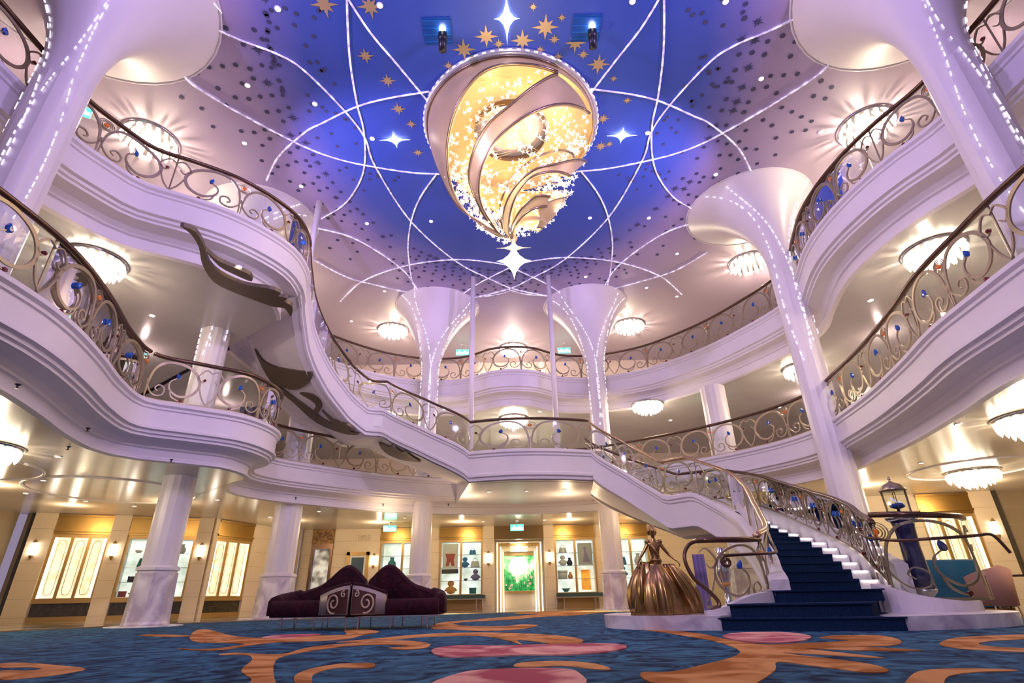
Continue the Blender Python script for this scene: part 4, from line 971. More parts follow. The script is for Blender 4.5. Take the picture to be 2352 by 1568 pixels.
# central doorway: nested portals, door opening and garden picture
t = thing('central_doorway', 'cream and gold doorway recess of nested frames in the middle of the back wall', 'doorway', (.12,22.5,0))
m = MB(); FB.box(m, X(-.86), X(1.10), -.2, .08, 2.48, 2.98); m.build('bronze_header', mat('brown_bronze', (.20,.12,.05), .4, .5), t)
for k, (w, n, h) in enumerate(((.90,-.4,2.42),(.78,-1.0,2.30),(.68,-1.6,2.18))):
    m = MB(); c = .12
    FB.box(m, X(c-w-.10), X(c-w), n-.5, n, 0, h); FB.box(m, X(c+w), X(c+w+.10), n-.5, n, 0, h); FB.box(m, X(c-w-.1), X(c+w+.1), n-.5, n, h, h+.12); m.build('portal_frame', cream if k != 1 else goldframe, t)
    m = MB(); FB.box(m, X(c-w), X(c-w+.03), n-.5, n-.45, 0, h); FB.box(m, X(c+w-.03), X(c+w), n-.5, n-.45, 0, h); FB.box(m, X(c-.35), X(c+.35), n-.3, n-.1, h-.02, h); m.build('portal_light', whitestrip, t)
m = MB(); FB.box(m, X(-1.2), X(1.4), -2.3, -2.25, 0, 3.0); m.build('end_wall', cream, t)
m = MB(); FB.box(m, X(-1.2), X(1.4), -2.3, 0, 2.60, 2.65); m.build('recess_ceiling', cream, t)
t = thing('garden_picture', 'bright green garden picture in a gold frame at the end of the central doorway', 'picture', (.12,24.7,1.5))
m = MB()
for a, b, z0, z1 in ((-.62,-.52,.55,2.12),(.76,.86,.55,2.12),(-.52,.76,2.02,2.12),(-.52,.76,.55,.65)): FB.box(m, X(a), X(b), -2.24, -2.15, z0, z1)
m.build('frame', goldframe, t)
m = MB(); FB.box(m, X(-.52), X(.76), -2.24, -2.22, .65, 2.02); m.build('canvas', garden, t)
fm = {'w': backlit('pale_haze', (.75,.95,.7), (1,1,.92), .9, 3), 'g': backlit('leaf_green', (.01,.22,.05), (.10,.42,.15), .6, 5), 'p': mat('pink_flower', (.8,.35,.35), .6, emit=(.9,.4,.4), es=.4)}
m = MB(); m.add([FB.p(X(.10)+.42*COS(a), -2.21, 1.62+.36*SIN(a)) for a in [2*PI*k/20 for k in range(20)]], [tuple(range(20))]); m.build('painted_sky', fm['w'], t)
m = MB(); rr = random.Random(5)
for k in range(16):
    a = X(-.48+1.2*k/15); h = .9+.5*abs(k-7.5)/7.5+rr.uniform(-.1,.1)
    m.add([FB.p(a-.09, -2.205, .66), FB.p(a+.09, -2.205, .66), FB.p(a+.04, -2.205, h), FB.p(a-.03, -2.205, h+.08)], [(0,1,2,3)])
m.build('painted_leaves', fm['g'], t)
m = MB()
for k in range(14):
    a = X(rr.uniform(-.45,.7)); z = rr.uniform(.75,1.35); r = rr.uniform(.025,.05)
    m.add([FB.p(a+r*COS(q), -2.20, z+r*SIN(q)) for q in [2*PI*j/8 for j in range(8)]], [tuple(range(8))])
m.build('painted_flowers', fm['p'], t)
# right shop front
FR_ = Fr((9.6,17.0), (15.0,16.0))
wallseg2(FR_, 0, 2.35, 'right', cream, n1=.08); wallseg2(FR_, 3.75, 4.35, 'right', cream, n1=.12); m = MB(); FR_.box(m, 4.35, 4.50, -.2, .1, 0, 3.0); struct(m, 'trim_2', blackgap); wallseg2(FR_, 4.5, FR_.L, 'right', stone_dark, n1=-.05)
window_unit(FR_, 2.35, 3.75, 0, 'tall window of etched backlit panes under a gold header, behind the pink chair', 'etched', 3)
sconce(FR_, 4.1, .12, 1.95, 'wall sconce right of the etched window behind the pink chair')
FR2 = Fr((8.5,22.5), (9.6,17.0)); wallseg2(FR2, 0, FR2.L, 'right', cream)
# upper levels: glazed openings and curtains seen behind the railings
def upper(x0, x1, z0, z1, m_, name, label, cat='curtain', y=25.95):
    mb = MB(); n = 24
    pts = [(x0+(x1-x0)*k/n, y-.05*(k % 2)) for k in range(n+1)]
    mb.ring([[(x, yy, z0) for x, yy in pts], [(x, yy, z1) for x, yy in pts]], closed=False, cap=False)
    return tag(mb.build(name, m_, None, False, (x0,y,z0)), label, cat)
upper(4.0,5.6,7.9,10.4,gold,'curtain','gold curtain on the top level, right of the trumpet column'); upper(9.2,10.6,7.9,10.4,gold,'curtain','gold curtain at the far back right of the top level'); upper(-10.6,-9.0,7.9,10.4,gold,'curtain','gold curtain at the far back left of the top level')
def bigwin(name, x0, x1, z0, z1, m_, y=26.0):
    t = MB(); t.box(((x0+x1)/2, y-.03, (z0+z1)/2), (x1-x0, .03, z1-z0)); o = struct(t, name, m_)
    f = MB()
    for k in range(5): f.box((x0+(x1-x0)*k/4, y-.07, (z0+z1)/2), (.08,.06,z1-z0))
    f.box(((x0+x1)/2, y-.07, z1), (x1-x0+.1,.06,.12)); f.box(((x0+x1)/2, y-.07, (z0+z1)/2), (x1-x0,.05,.06)); o['_loc'] = (0,0,0); f.build('window_frame', rail_m, o)
bigwin('window_1', 5.8, 8.8, 8.0, 10.0, etched); bigwin('window_2', -8.6, -4.6, 8.0, 10.0, etched); bigwin('window_3', -1.6, 1.6, 8.0, 9.8, showcase); bigwin('window_4', -2.4, 2.4, 4.1, 6.1, etched)
t = MB(); t.box((-14.9, 15.0, 5.55), (.05, 2.2, 1.1)); tag(t.build('wall_screen', bluescreen, None, False, (-14.9,15,5)), 'glowing blue wall screen beyond the middle left balcony', 'screen')
t = MB(); pts = [(-6.95+.1*k, 12.98+.04*(k % 2)) for k in range(9)]
t.ring([[(x,y,4.02) for x,y in pts],[(x,y,4.92) for x,y in pts],[(x,y+.3,4.92) for x,y in pts],[(x,y+.3,4.02) for x,y in pts]], closed=False, cap=False); tag(t.build('counter', greycurtain, None, False, (-6.5,13,4)), 'dark violet fluted counter behind the prow railing of the middle left balcony', 'counter')
# exit signs
def exit_sign(x, y, z, ang, w, label, hang=.25):
    t = thing('exit_sign', label, 'sign', (x,y,z)); f = Fr((x,y),(x+COS(ang),y+SIN(ang)))
    m = MB(); f.box(m, -w/2, w/2, -.03, .03, z-w*.22, z+w*.22); m.build('sign_body', teal_m, t)
    m = MB(); f.box(m, -w*.46, w*.46, .031, .036, z-w*.18, z-w*.0); m.build('white_panel', exit_w, t)
    m = MB()
    q = w*.15   # running figure and arrow
    m.add([f.p(-w*.22+a*q, .038, z+.4*q+b*q) for a, b in ((-.3,.55),(.2,.6),(.15,.1),(.55,-.25),(.35,-.35),(-.05,-.05),(-.5,-.55),(-.65,-.4),(-.2,.1))], [tuple(range(9))])
    m.add([f.p(w*.2+a*q, .038, z+.5*q+b*q) for a, b in ((-.8,.12),(.1,.12),(.1,.4),(.8,0),(.1,-.4),(.1,-.12),(-.8,-.12))], [tuple(range(7))])
    m.build('pictogram', exit_w, t)
    if hang:
        m = MB(); m.tube([(x,y,z+w*.2),(x,y,z+hang)], .015, 6); m.lathe((x,y,z+hang), [(.05,-.03),(.06,0)], 10); m.build('hanger', silver, t)
exit_sign(.05, 19.8, 2.62, 0, .46, 'green exit sign hanging in front of the central doorway')
exit_sign(-4.6, 20.6, 2.76, 0, .46, 'green exit sign hanging left of the central column', .22)
exit_sign(-2.4, 23.5, 11.1, 0, .6, 'green exit sign on the top level left of the slender posts', .4)
exit_sign(2.5, 23.5, 11.1, 0, .6, 'green exit sign on the top level right of the slender posts', .4)
exit_sign(6.9, 17.9, 6.3, -.3, .5, 'green exit sign under the top balcony at the back right', .3)
exit_sign(-9.4, 8.3, 10.2, .6, .5, 'green exit sign glimpsed through the top left railing', 1.3)
exit_sign(9.9, 11.2, 10.2, -.6, .5, 'green exit sign glimpsed through the top right railing', 1.3)

# ------------------------------------------------------------------ carpet
cp = cr([(-11.5,-6),(-11.3,2),(-10.6,7.0),(-9.4,10.6),(-7.8,13.0),(-5.8,14.6),(-3,16.6),(0,17.3),(3,16.4),(5.2,14),(6.6,11.0),(7.2,9.2),(8.6,7.5),(9.6,4),(9.8,-6)], 6)
m = MB(); m.prism(cp, 0, .012); carpet = m.build('carpet', carpet_m); tag(carpet, 'large deep blue carpet with orange and pink flourishes covering the hall floor', 'carpet')
m = MB(); m.tube([(x,y,.012) for x,y in cp], .02, 4); m.build('edge_binding', bronze, carpet)
SW = [
 ('o', [(-4.11,4.91),(-3.9,4.91),(-3.5,4.69),(-3.06,4.39),(-3.01,4.06),(-3.08,3.91),(-3.21,3.87),(-3.63,4.36),(-3.44,4.35),(-3.41,4.44),(-3.63,4.58),(-3.83,4.59)]),
 ('o', [(-1.43,3.26),(-1.54,3.62),(-1.83,4.11),(-2.07,4.81),(-2.32,5.25),(-2.58,5.31),(-2.52,5.49),(-2.03,5.24),(-2.03,5.86),(-1.9,6.23),(-1.56,6.48),(-1.27,6.65),(-0.92,6.22),(-0.84,5.69),(-0.98,5.46),(-1.2,5.68),(-1.04,5.88),(-1.34,6.1),(-1.66,6.02),(-1.85,5.55),(-1.92,5.04),(-1.76,4.47),(-1.4,3.6),(-1.2,3.17)]),
 ('o', [(-1.23,3.46),(-1.36,3.83),(-1.36,4.15),(-1.26,4.38),(-1.05,4.4),(-0.97,4.21),(-1,4.1),(-1.21,4.13),(-1.25,3.82),(-1.11,3.37)]),
 ('o', [(-3.4,6.11),(-3.07,5.94),(-2.92,6.15),(-2.95,6.58),(-3.42,6.87),(-3.66,6.99),(-4.23,7.84),(-5.27,9.92),(-5.17,10.13),(-3.89,8.25),(-3.24,7.58),(-2.8,7.69),(-2.52,7.86),(-2.24,7.94),(-2.58,9.03),(-2.51,9.48),(-1.94,8.51),(-1.98,7.7),(-1.97,7.09),(-2.26,6.78),(-2.64,6.74),(-2.78,6.32),(-2.79,5.88),(-2.99,5.79)]),
 ('p', [(-3.18,7.56),(-3.2,8.14),(-2.65,8.15),(-2.64,7.57),(-2.87,7.33)]),
 ('o', [(-1.31,9.18),(-1.43,11.13),(-0.96,12.31),(-0.37,13.49),(0.57,15.14),(1.86,15.84),(1.56,14.18),(0.5,13.29),(-0.07,12.1),(-0.89,11.45),(-1.14,10.67),(-0.75,9.61),(-0.19,9.41),(0.05,9.87),(0.32,9.48),(0.07,8.47),(-0.4,8.21),(-0.93,8.7)]),
 ('o', [(-1.96,6.58),(-1.64,7.01),(-1.25,7.66),(-0.5,7.86),(0.31,7.2),(0.64,6.41),(0.6,5.85),(0.39,5.56),(0.22,6.05),(0,6.39),(0.04,5.73),(-0.09,6.29),(-0.46,7.19),(-1.16,7.09),(-1.53,6.53)]),
 ('p', [(-0.74,5.25),(-0.71,5.57),(-0.53,5.76),(-0.16,5.63),(0.2,5.69),(0.84,5.64),(0.93,5.26),(0.72,4.88),(0.36,4.68),(0.03,4.74),(-0.43,4.67),(-0.61,4.8)]),
 ('p', [(-0.43,3.14),(-0.34,3.74),(-0.11,3.89),(0.24,3.86),(0.35,3.64),(0.27,3.06)]),
 ('o', [(-0.03,4.06),(0.03,4.25),(0.3,4.31),(0.51,4.09),(0.56,3.79),(0.45,3.83),(0.28,4.01),(0.05,3.98)]),
 ('o', [(1.44,8.32),(1.74,7.8),(2.03,6.92),(2.02,5.82),(2.13,5.3),(2.5,5.35),(2.8,5.42),(3,5.57),(2.92,5.81),(2.95,5.98),(3.23,6.15),(3.57,6.05),(3.38,5.43),(3.05,5),(2.75,4.95),(2.44,5.02),(2.77,4.86),(2.96,4.53),(2.56,4.62),(2.26,4.86),(2.42,4.12),(2.13,4.41),(1.94,4.54),(2.13,3.87),(2.06,3.49),(1.9,3.44),(1.79,3.73),(1.67,4),(1.48,3.61),(1.19,3.15),(0.95,2.86),(0.68,3.21),(0.71,3.61),(0.87,3.61),(1.13,3.88),(1.54,4.4),(1.74,4.89),(1.84,5.76),(1.77,6.7),(1.66,7.45)]),
 ('p', [(2.12,6.33),(2.47,6.79),(2.93,6.73),(2.92,6.11),(2.55,5.53),(2.26,5.41),(2.06,5.7)]),
 ('o', [(3.47,5.08),(4.02,5.63),(4.48,5.79),(4.86,5.81),(4.5,5.39),(4.08,5.25),(3.74,5.01),(3.64,4.71),(3.76,4.54),(3.56,4.32),(3.4,4.45),(3.31,4.67)]),
 ('o', [(1.75,2.88),(2.01,3.24),(2.21,3.45),(2.42,3.53),(2.66,3.47),(2.69,3.39),(2.47,3.37),(2.21,3.24),(1.89,2.86)]),
 ('o', [(-0.09,16.34),(0.96,18.41),(2.66,18.16),(2.5,16.25),(1.5,14.56),(1,13.58),(0.69,15.43)]),
 ('o', [(-5.41,8.68),(-5.4,8.97),(-4.52,8.43),(-4.63,8.2)]),
]
for k, (c, P) in enumerate(SW):
    m = MB(); Q = cr(P, 4, True); m.prism(Q, .010, .0155+.0008*(k % 4)+(0.004 if c == 'p' else 0)); m.build('swirl_motif', orange_m if c == 'o' else pink_m, carpet)

# ------------------------------------------------------------------ plum double sofa
def sofa(side, label):
    cx, cy = -2.50, 9.65; t = thing('chaise_sofa', label, 'sofa', (cx+side*.8, cy, 0))
    def mx(x): return cx+side*x*.77
    # seat
    m = MB(); n = 16; rings = []
    for i in range(n+1):
        x = .06+1.62*i/n; e = min(1, (1.68-x)/.25) if x > 1.43 else 1; e = max(.25, e)**.5
        d0 = cy-.62+.10*(x/1.6)**2; d1 = cy+.34
        zb, zt = .20, .43
        rings.append([(mx(x), d0+.04, zb), (mx(x), d0, zb+.05), (mx(x), d0, zt-.06), (mx(x), d0+.06, zt), (mx(x), d1, zt), (mx(x), d1, zb)])
    m.ring(rings); o = m.build('seat', velvet, t); smooth_by_angle(o, 50)
    m = MB(); m.box((mx(1.45/2+.14), cy-.12, .192), (1.25, .70, .012)); m.build('base_rail', silver, t)
    # back: arched hump that sweeps down and wraps round the far end
    def hz(x): return .47+.47*math.exp(-((x-.42)/.48)**2) + .10*max(0, 1-abs(x-1.2)/.9)
    rings = []
    path = [(.04+.0,cy+.22)]+[(x/20*1.45, cy+.22) for x in range(1, 21)]+[(1.56,cy+.16),(1.64,cy+.05),(1.68,cy-.12),(1.68,cy-.28),(1.66,cy-.42)]
    for i, (x, y) in enumerate(path):
        h = max(.47, hz(x) if x < 1.45 else .56-.02*(i-21)) if i > 0 else hz(.05)
        a = path[max(0,i-1)]; b = path[min(len(path)-1,i+1)]; dx, dy = b[0]-a[0], b[1]-a[1]; l = math.hypot(dx,dy); nx, ny = -dy/l, dx/l; w = .11
        z0 = .22
        rings.append([(mx(x-nx*w), y-ny*w, z0), (mx(x-nx*w), y-ny*w, h-.06), (mx(x-nx*w*.6), y-ny*w*.6, h-.01), (mx(x), y, h+.01), (mx(x+nx*w*.6), y+ny*w*.6, h-.01), (mx(x+nx*w), y+ny*w, h-.06), (mx(x+nx*w), y+ny*w, z0)])
    m = MB(); m.ring(rings); o = m.build('backrest', velvet, t, True)
    # button tufting on the hump
    m = MB()
    for r in range(4):
        for q in range(7-r):
            x = .12+.17*q+.085*(r % 2); z = .56+.12*r
            if z < hz(x)-.1: m.lathe((mx(x), cy+.105, z), [(.002,-.014),(.014,-.006),(.014,.006),(.002,.014)], 8)
    m.build('tufting_buttons', mat('dark_plum_button', (.012,.003,.006), .5), t)
    m = MB(); m.tube([(mx(x), y-.10 if k < 21 else y, (max(.47,hz(x)) if x < 1.45 else .52)-.05) for k, (x, y) in enumerate(path[:21])], .012, 6); m.build('piping', velvet, t, True)
    # embroidered curved arm facing the room
    m = MB(); rings = []; K = 12
    for i in range(K+1):
        a = i/K; x = .03+.62*a; y = cy-.60-.16*SIN(PI*(.5+.5*a))-.02; h = .62-.13*a**1.6
        rings.append([(mx(x), y, .22), (mx(x), y, h), (mx(x), y+.10, h+.02), (mx(x), y+.10, .22)])
    m.ring(rings); m.build('arm_panel', silkgrey, t, True)
    m = MB(); m.box((mx(.03),cy-.42,.40), (.08,.55,.42)); m.tube([(r_[1][0], r_[1][1]+.04, r_[1][2]+.01) for r_ in rings], .035, 8); m.build('arm_top', velvet, t)
    def emb(cxx, czz, r, turns, w, mir=1):
        pts = []
        for i in range(40):
            q = i/39; a = -PI*.6*mir+mir*q*turns*2*PI; rr = r*(1-.82*q)
            xx = cxx+rr*COS(a); a_ = max(0,min(1,(xx-.03)/.62)); pts.append((mx(xx), cy-.62-.16*SIN(PI*(.5+.5*a_))-.024, czz+rr*SIN(a)))
        return pts
    m = MB(); m.tube(emb(.32, .385, .145, 1.6, .02), .013, 5); m.tube(emb(.13, .50, .05, 1.2, .02, -1), .010, 5); m.build('embroidered_scroll', mat('cream_thread', (.55,.45,.30), .5) if side < 0 else MATS['cream_thread'], t)
    m = MB()
    m.ring([[(mx(.03+.62*a), cy-.626-.16*SIN(PI*(.5+.5*a)), .24), (mx(.03+.62*a), cy-.626-.16*SIN(PI*(.5+.5*a)), .57-.13*a**1.6)] for a in [.02+.07*q for q in range(11)]], closed=False, cap=False); m.build('plum_patch', mat('brown_plum_silk', (.07,.02,.015), .5) if side < 0 else MATS['brown_plum_silk'], t)
    for x, y in ((.12,-.55),(.75,-.52),(1.45,-.42),(.12,.26),(.8,.26),(1.5,.22),(.72,-.2),(1.3,-.15)):
        m = MB(); m.lathe((mx(x), cy+y, .012), [(.010,0),(.016,.175)], 8); m.build('leg', silver, t)
    return t
sofa(-1, 'plum velvet chaise sofa with a humped back, left of the joined pair'); sofa(1, 'plum velvet chaise sofa with a humped back, right of the joined pair')

# ------------------------------------------------------------------ bronze draped statue (generic)
SX, SY, SZ = 1.95, 8.1, .17
t = thing('bronze_statue', 'bronze statue of a standing woman in a wide draped robe on the marble plinth', 'statue', (SX,SY,SZ))
m = MB(); n = 96; rings = []
for i in range(26):
    q = i/25; z = SZ+.64*q
    rx = .335-.05*q-.185*q**2.2+.03*SIN(q*PI); ry = rx*.85; loop = []
    for k in range(n):
        a = 2*PI*k/n; f = 1+.085*(1-q*.8)*SIN(13*a+1.2*q+.8*SIN(3*a))+.03*(1-q)*SIN(29*a)
        side = 1+.10*(1-q)*COS(2*a)
        loop.append((SX-.02+rx*f*side*COS(a)+.05*q**2*0, SY+ry*f*SIN(a), z))
    rings.append(loop)
m.ring(rings); m.build('robe_skirt', statue_m, t, True)
# side drapes lifted by the hands
for sg in (-1, 1):
    m = MB(); rings = []
    for i in range(15):
        q = i/14; z = SZ+.04+.62*q-(.0 if sg < 0 else .03)
        cx = SX+sg*(.16+(.12 if sg < 0 else .26)*(1-q)**.8); w = .05+.13*SIN(PI*min(1,(1-q)*.75+.05)); loop = []
        for k in range(36):
            a = 2*PI*k/36; f = 1+.18*SIN(7*a+3*q)
            loop.append((cx+w*f*COS(a), SY-.02+w*.8*f*SIN(a), z))
        rings.append(loop)
    m.ring(rings); m.build('robe_drape', statue_m, t, True)
# body (one continuous skinned surface)
def skin(name, verts, edges, radii, m_, parent, sub=2, root=0):
    me = bpy.data.meshes.new(name); off = Vector(parent['_loc']); me.from_pydata([tuple(Vector(v)-off) for v in verts], edges, []); me.update()
    o = bpy.data.objects.new(name, me); C.objects.link(o); o.parent = parent; o['_loc'] = tuple(off)
    sm = o.modifiers.new('skin', 'SKIN'); sv = me.skin_vertices[0].data
    for i, r in enumerate(radii): sv[i].radius = (r, r) if not isinstance(r, tuple) else r
    for i in range(len(verts)): sv[i].use_root = i == root
    o.modifiers.new('sub', 'SUBSURF').render_levels = sub; o.modifiers['sub'].levels = sub
    dg = bpy.context.evaluated_depsgraph_get(); bpy.context.view_layer.update(); dg = bpy.context.evaluated_depsgraph_get()
    me2 = bpy.data.meshes.new_from_object(o.evaluated_get(dg)); o.modifiers.clear(); o.data = me2; me2.materials.clear(); me2.materials.append(m_)
    for p in me2.polygons: p.use_smooth = True
    return o
B = lambda x, y, z: (SX+x, SY+y, SZ+z)
V = [B(0,0,.60), B(0,0,.68), B(0,.005,.76), B(0,0,.84), B(0,0,.91), B(0,0,.955), B(0,-.005,.99), B(0,-.012,1.03), B(0,-.015,1.075), B(0,-.01,1.11)]
Rr = [(.10,.075),(.068,.052),(.066,.05),(.085,.058),(.075,.048),(.030,.030),(.027,.027),(.042,.046),(.047,.052),(.030,.034)]
E_ = [(i,i+1) for i in range(9)]
def arm(sg, pts, rad):
    s = len(V)
    for p in pts: V.append(B(sg*p[0], p[1], p[2]))
    Rr.extend(rad); E_.append((4, s)); E_.extend([(s+i, s+i+1) for i in range(len(pts)-1)]); return s+len(pts)-1
w = arm(-1, [(.085,0,.905),(.13,-.01,.83),(.185,-.02,.755),(.235,-.05,.69),(.262,-.07,.655)], [.030,.026,.021,.016,.013])
w2 = arm(1, [(.085,0,.905),(.13,-.01,.83),(.19,-.02,.75),(.25,-.05,.69),(.28,-.07,.66)], [.030,.026,.021,.016,.013])
skin('body', V, E_, Rr, statue_m, t)
for sg, hx, hz_ in ((-1,.262,.655),(1,.28,.66)):
    vs = [B(sg*hx,-.07,hz_), B(sg*(hx+.014),-.082,hz_-.022)]; ed = [(0,1)]; rd = [.012,.013]
    for f in range(5):
        off = (f-1.5)*.008 if f < 4 else -.02; ln = (.020,.024,.022,.018,.014)[f]; s = len(vs)
        vs += [B(sg*(hx+.02), -.085+off, hz_-.036), B(sg*(hx+.024), -.083+off, hz_-.036-ln), B(sg*(hx+.015), -.078+off, hz_-.036-ln*1.5)]
        rd += [.0055,.0048,.004]; ed += [(1,s),(s,s+1),(s+1,s+2)]
    skin('hand', vs, ed, rd, statue_m, t, 1)
m = MB(); m.lathe(B(0,.022,1.075), [(.001,-.05),(.035,-.045),(.052,-.02),(.056,.02),(.048,.05),(.025,.068),(.002,.074)], 20); m.lathe(B(0,.055,1.135), [(.001,-.03),(.030,-.015),(.034,.008),(.020,.03),(.001,.036)], 14)
m.tube([B(-.045,.0,1.09), B(-.052,.02,1.05), B(-.04,.04,1.02)], .016, 8); m.tube([B(.045,.0,1.09), B(.052,.02,1.05), B(.04,.04,1.02)], .016, 8); m.build('gathered_hair', statue_m, t, True)
m = MB(); m.add([B(0,-.068,1.07), B(-.009,-.058,1.045), B(.009,-.058,1.045), B(0,-.056,1.078)], [(0,1,2),(0,3,1),(0,2,3),(1,3,2)])
for sg in (-1,1): m.lathe(B(sg*.018,-.062,1.072), [(.001,-.005),(.007,0),(.001,.005)], 8); m.lathe(B(sg*.048,-.01,1.065), [(.002,-.014),(.008,0),(.004,.012)], 8)
m.tube([B(-.014,-.060,1.030), B(0,-.064,1.028), B(.014,-.060,1.030)], .0045, 6); m.build('face_features', statue_m, t, True)
m = MB(); m.tube([B(-.06+.12*k/8, .03-.09*SIN(PI*k/8), .90-.20*k/8+.02*SIN(k)) for k in range(9)], .02, 8); m.lathe(B(0,0,.68), [(.08,-.03),(.085,0),(.078,.02)], 24); m.build('sash', statue_m, t, True)
for sg in (-1,1):
    pass
m = MB(); m.lathe(B(.085,-.01,.925), [(.002,-.03),(.034,-.02),(.042,.0),(.030,.022),(.002,.03)], 14); m.lathe(B(-.085,-.01,.925), [(.002,-.03),(.034,-.02),(.042,.0),(.030,.022),(.002,.03)], 14); m.build('sleeve', statue_m, t, True)

# ------------------------------------------------------------------ glass lantern with slipper on cushion, navy pedestal
px, py = 5.52, 8.05
t = thing('display_pedestal', 'navy and silver waisted pedestal behind the right stair screen', 'pedestal', (px,py,.16))
m = MB(); m.lathe((px,py,.16), [(.17,0),(.17,.06),(.12,.10),(.09,.16),(.15,.22),(.16,.26)], 28); m.build('silver_foot', silver, t, True)
m = MB(); m.lathe((px,py,.16), [(.16,.26),(.135,.5),(.12,.8),(.13,1.05),(.15,1.14)], 28); m.build('navy_drum', navy, t, True)
m = MB(); m.lathe((px,py,.16), [(.17,1.14),(.20,1.17),(.20,1.20),(.10,1.21)], 28); m.build('top_plate', silver, t, True)
zl = 1.38
t = thing('glass_lantern', 'glass display lantern with a bronze roof and finial standing on the navy pedestal', 'lantern', (px,py,zl))
m = MB(); m.lathe((px,py,zl), [(.15,0),(.16,.34)], 12, cap=False); m.build('glass_cylinder', glass, t)
m = MB(); m.lathe((px,py,zl), [(.18,.34),(.175,.36),(.11,.43),(.03,.47),(.015,.49),(.025,.51),(.02,.53),(.002,.55)], 16); m.build('roof', bronze, t, True)
m = MB()
for k in range(6): a = 2*PI*k/6; m.tube([(px+.155*COS(a),py+.155*SIN(a),zl),(px+.165*COS(a),py+.165*SIN(a),zl+.35)], .005, 5)
m.lathe((px,py,zl), [(.165,0),(.165,.02)], 24); m.build('frame', rail_m, t)
t = thing('cushion_stand', 'small royal blue cushion on a stem inside the glass lantern', 'cushion', (px,py,zl+.02))
m = MB(); m.lathe((px,py,zl+.02), [(.05,0),(.02,.02),(.02,.07)], 14); m.build('stem', navy, t, True)
m = MB(); m.lathe((px,py,zl+.02), [(.03,.07),(.09,.09),(.10,.115),(.085,.14),(.02,.145)], 18, flute=4, amp=.08); m.build('cushion', mat('royal_blue_satin', (.01,.05,.32), .3), t, True)
gm = mat('shoe_crystal', (.9,.92,1), .05, .1, emit=(.8,.85,1), es=.35)
m = MB(); z = zl+.17; pts = [(-.07,.0,.075),(-.055,0,.07),(-.03,0,.045),(0,0,.02),(.035,0,.012),(.065,0,.010),(.08,0,.008)]; rw = [.010,.020,.022,.020,.026,.020,.004]
rings = []
for (x, y, h), w_ in zip(pts, rw): rings.append([(px+x, py+w_*COS(2*PI*k/10), z+h+w_*.55*SIN(2*PI*k/10)) for k in range(10)])
m.ring(rings); m.tube([(px-.06,py,z+.065),(px-.068,py,z)], .006, 6); tag(m.build('glass_shoe', gm, None, True, (px,py,z)), 'tiny sparkling glass shoe resting on the blue cushion in the lantern', 'shoe')
# silver vase stand behind the left screen
t = thing('silver_floor_vase', 'tall silver vase stand seen through the left stair screen', 'vase', (3.0,8.45,.17))
m = MB(); m.lathe((3.0,8.45,.17), [(.13,0),(.13,.03),(.05,.10),(.045,.35),(.10,.50),(.09,.62),(.05,.72),(.085,.84),(.07,.85)], 24); m.build('vase_body', silver, t, True)
m = MB(); m.lathe((3.0,8.45,.17), [(.055,.34),(.06,.37),(.055,.40)], 20); m.build('orange_collar', cols['amber'], t, True)
t = MB(); t.ring([[(2.62+.03*k, 8.6+.03*(k % 2), zz) for k in range(7)] for zz in (.17,.95)], closed=False, cap=False); tag(t.build('banner', purple_m, None, False, (2.7,8.6,.2)), 'lilac panel seen through the left stair screen beside the statue', 'banner')

# ------------------------------------------------------------------ lounge chair and table at the right
def tubchair(x, y, ang, label, fab):
    t = thing('tub_chair', label, 'chair', (x,y,0)); ca, sa = COS(ang), SIN(ang)
    def W(u, v, z): return (x+u*ca-v*sa, y+u*sa+v*ca, z)
    m = MB(); rings = []
    for i in range(19):
        a = math.radians(-200+220*i/18); r = .31; h = .74-.16*abs(i-9)/9
        rings.append([W(r*COS(a)*.92,-r*SIN(a)*.92,.16), W(r*COS(a)*1.0,-r*SIN(a)*1.0,.45), W(r*COS(a)*1.08,-r*SIN(a)*1.08,h), W(r*COS(a)*.98,-r*SIN(a)*.98,h+.01), W(r*COS(a)*.84,-r*SIN(a)*.84,.45), W(r*COS(a)*.8,-r*SIN(a)*.8,.16)])
    m.ring(rings); m.build('backrest', fab, t, True)
    m = MB(); m.lathe((x,y,0), [(.24,.20),(.26,.24),(.26,.38),(.23,.42),(.02,.43)], 24); m.build('seat', fab, t, True)
    for q in range(4):
        a = PI/4+q*PI/2; m = MB(); m.tube([W(.27*COS(a),.27*SIN(a),0), W(.25*COS(a),.25*SIN(a),.2)], .014, 6); m.build('leg', bronze, t)
tubchair(7.75,9.7, PI, 'rose velvet tub chair seen from behind at the right edge', pinkfab)
BX, BY = 7.9, 10.7
t = thing('banquette', 'deep teal velvet banquette behind the rose tub chair', 'sofa', (BX,BY,0))
m = MB(); m.box((BX,BY,.28), (1.5,.65,.32)); m.build('seat', bluefab, t); m = MB(); m.ring([[(BX-.75+1.5*k/8, BY+.25+d, z) for d, z in ((0,.1),(-.03,.88),(.05,.92),(.13,.88),(.13,.1))] for k in range(9)]); m.build('backrest', bluefab, t, True)
m = MB(); m.box((BX,BY,.06), (1.4,.6,.10)); m.build('plinth_base', goldframe, t)
t = thing('side_table', 'small square bronze side table with open legs beside the rose chair', 'table', (8.75,10.0,0))
m = MB(); m.box((8.75,10.0,.60), (.7,.6,.03)); m.build('table_top', rail_m, t)
for a, b in ((-.32,-.27),(.32,-.27),(-.32,.27),(.32,.27)): m = MB(); m.box((8.75+a,10.0+b,.30), (.025,.025,.58)); m.build('leg', rail_m, t)

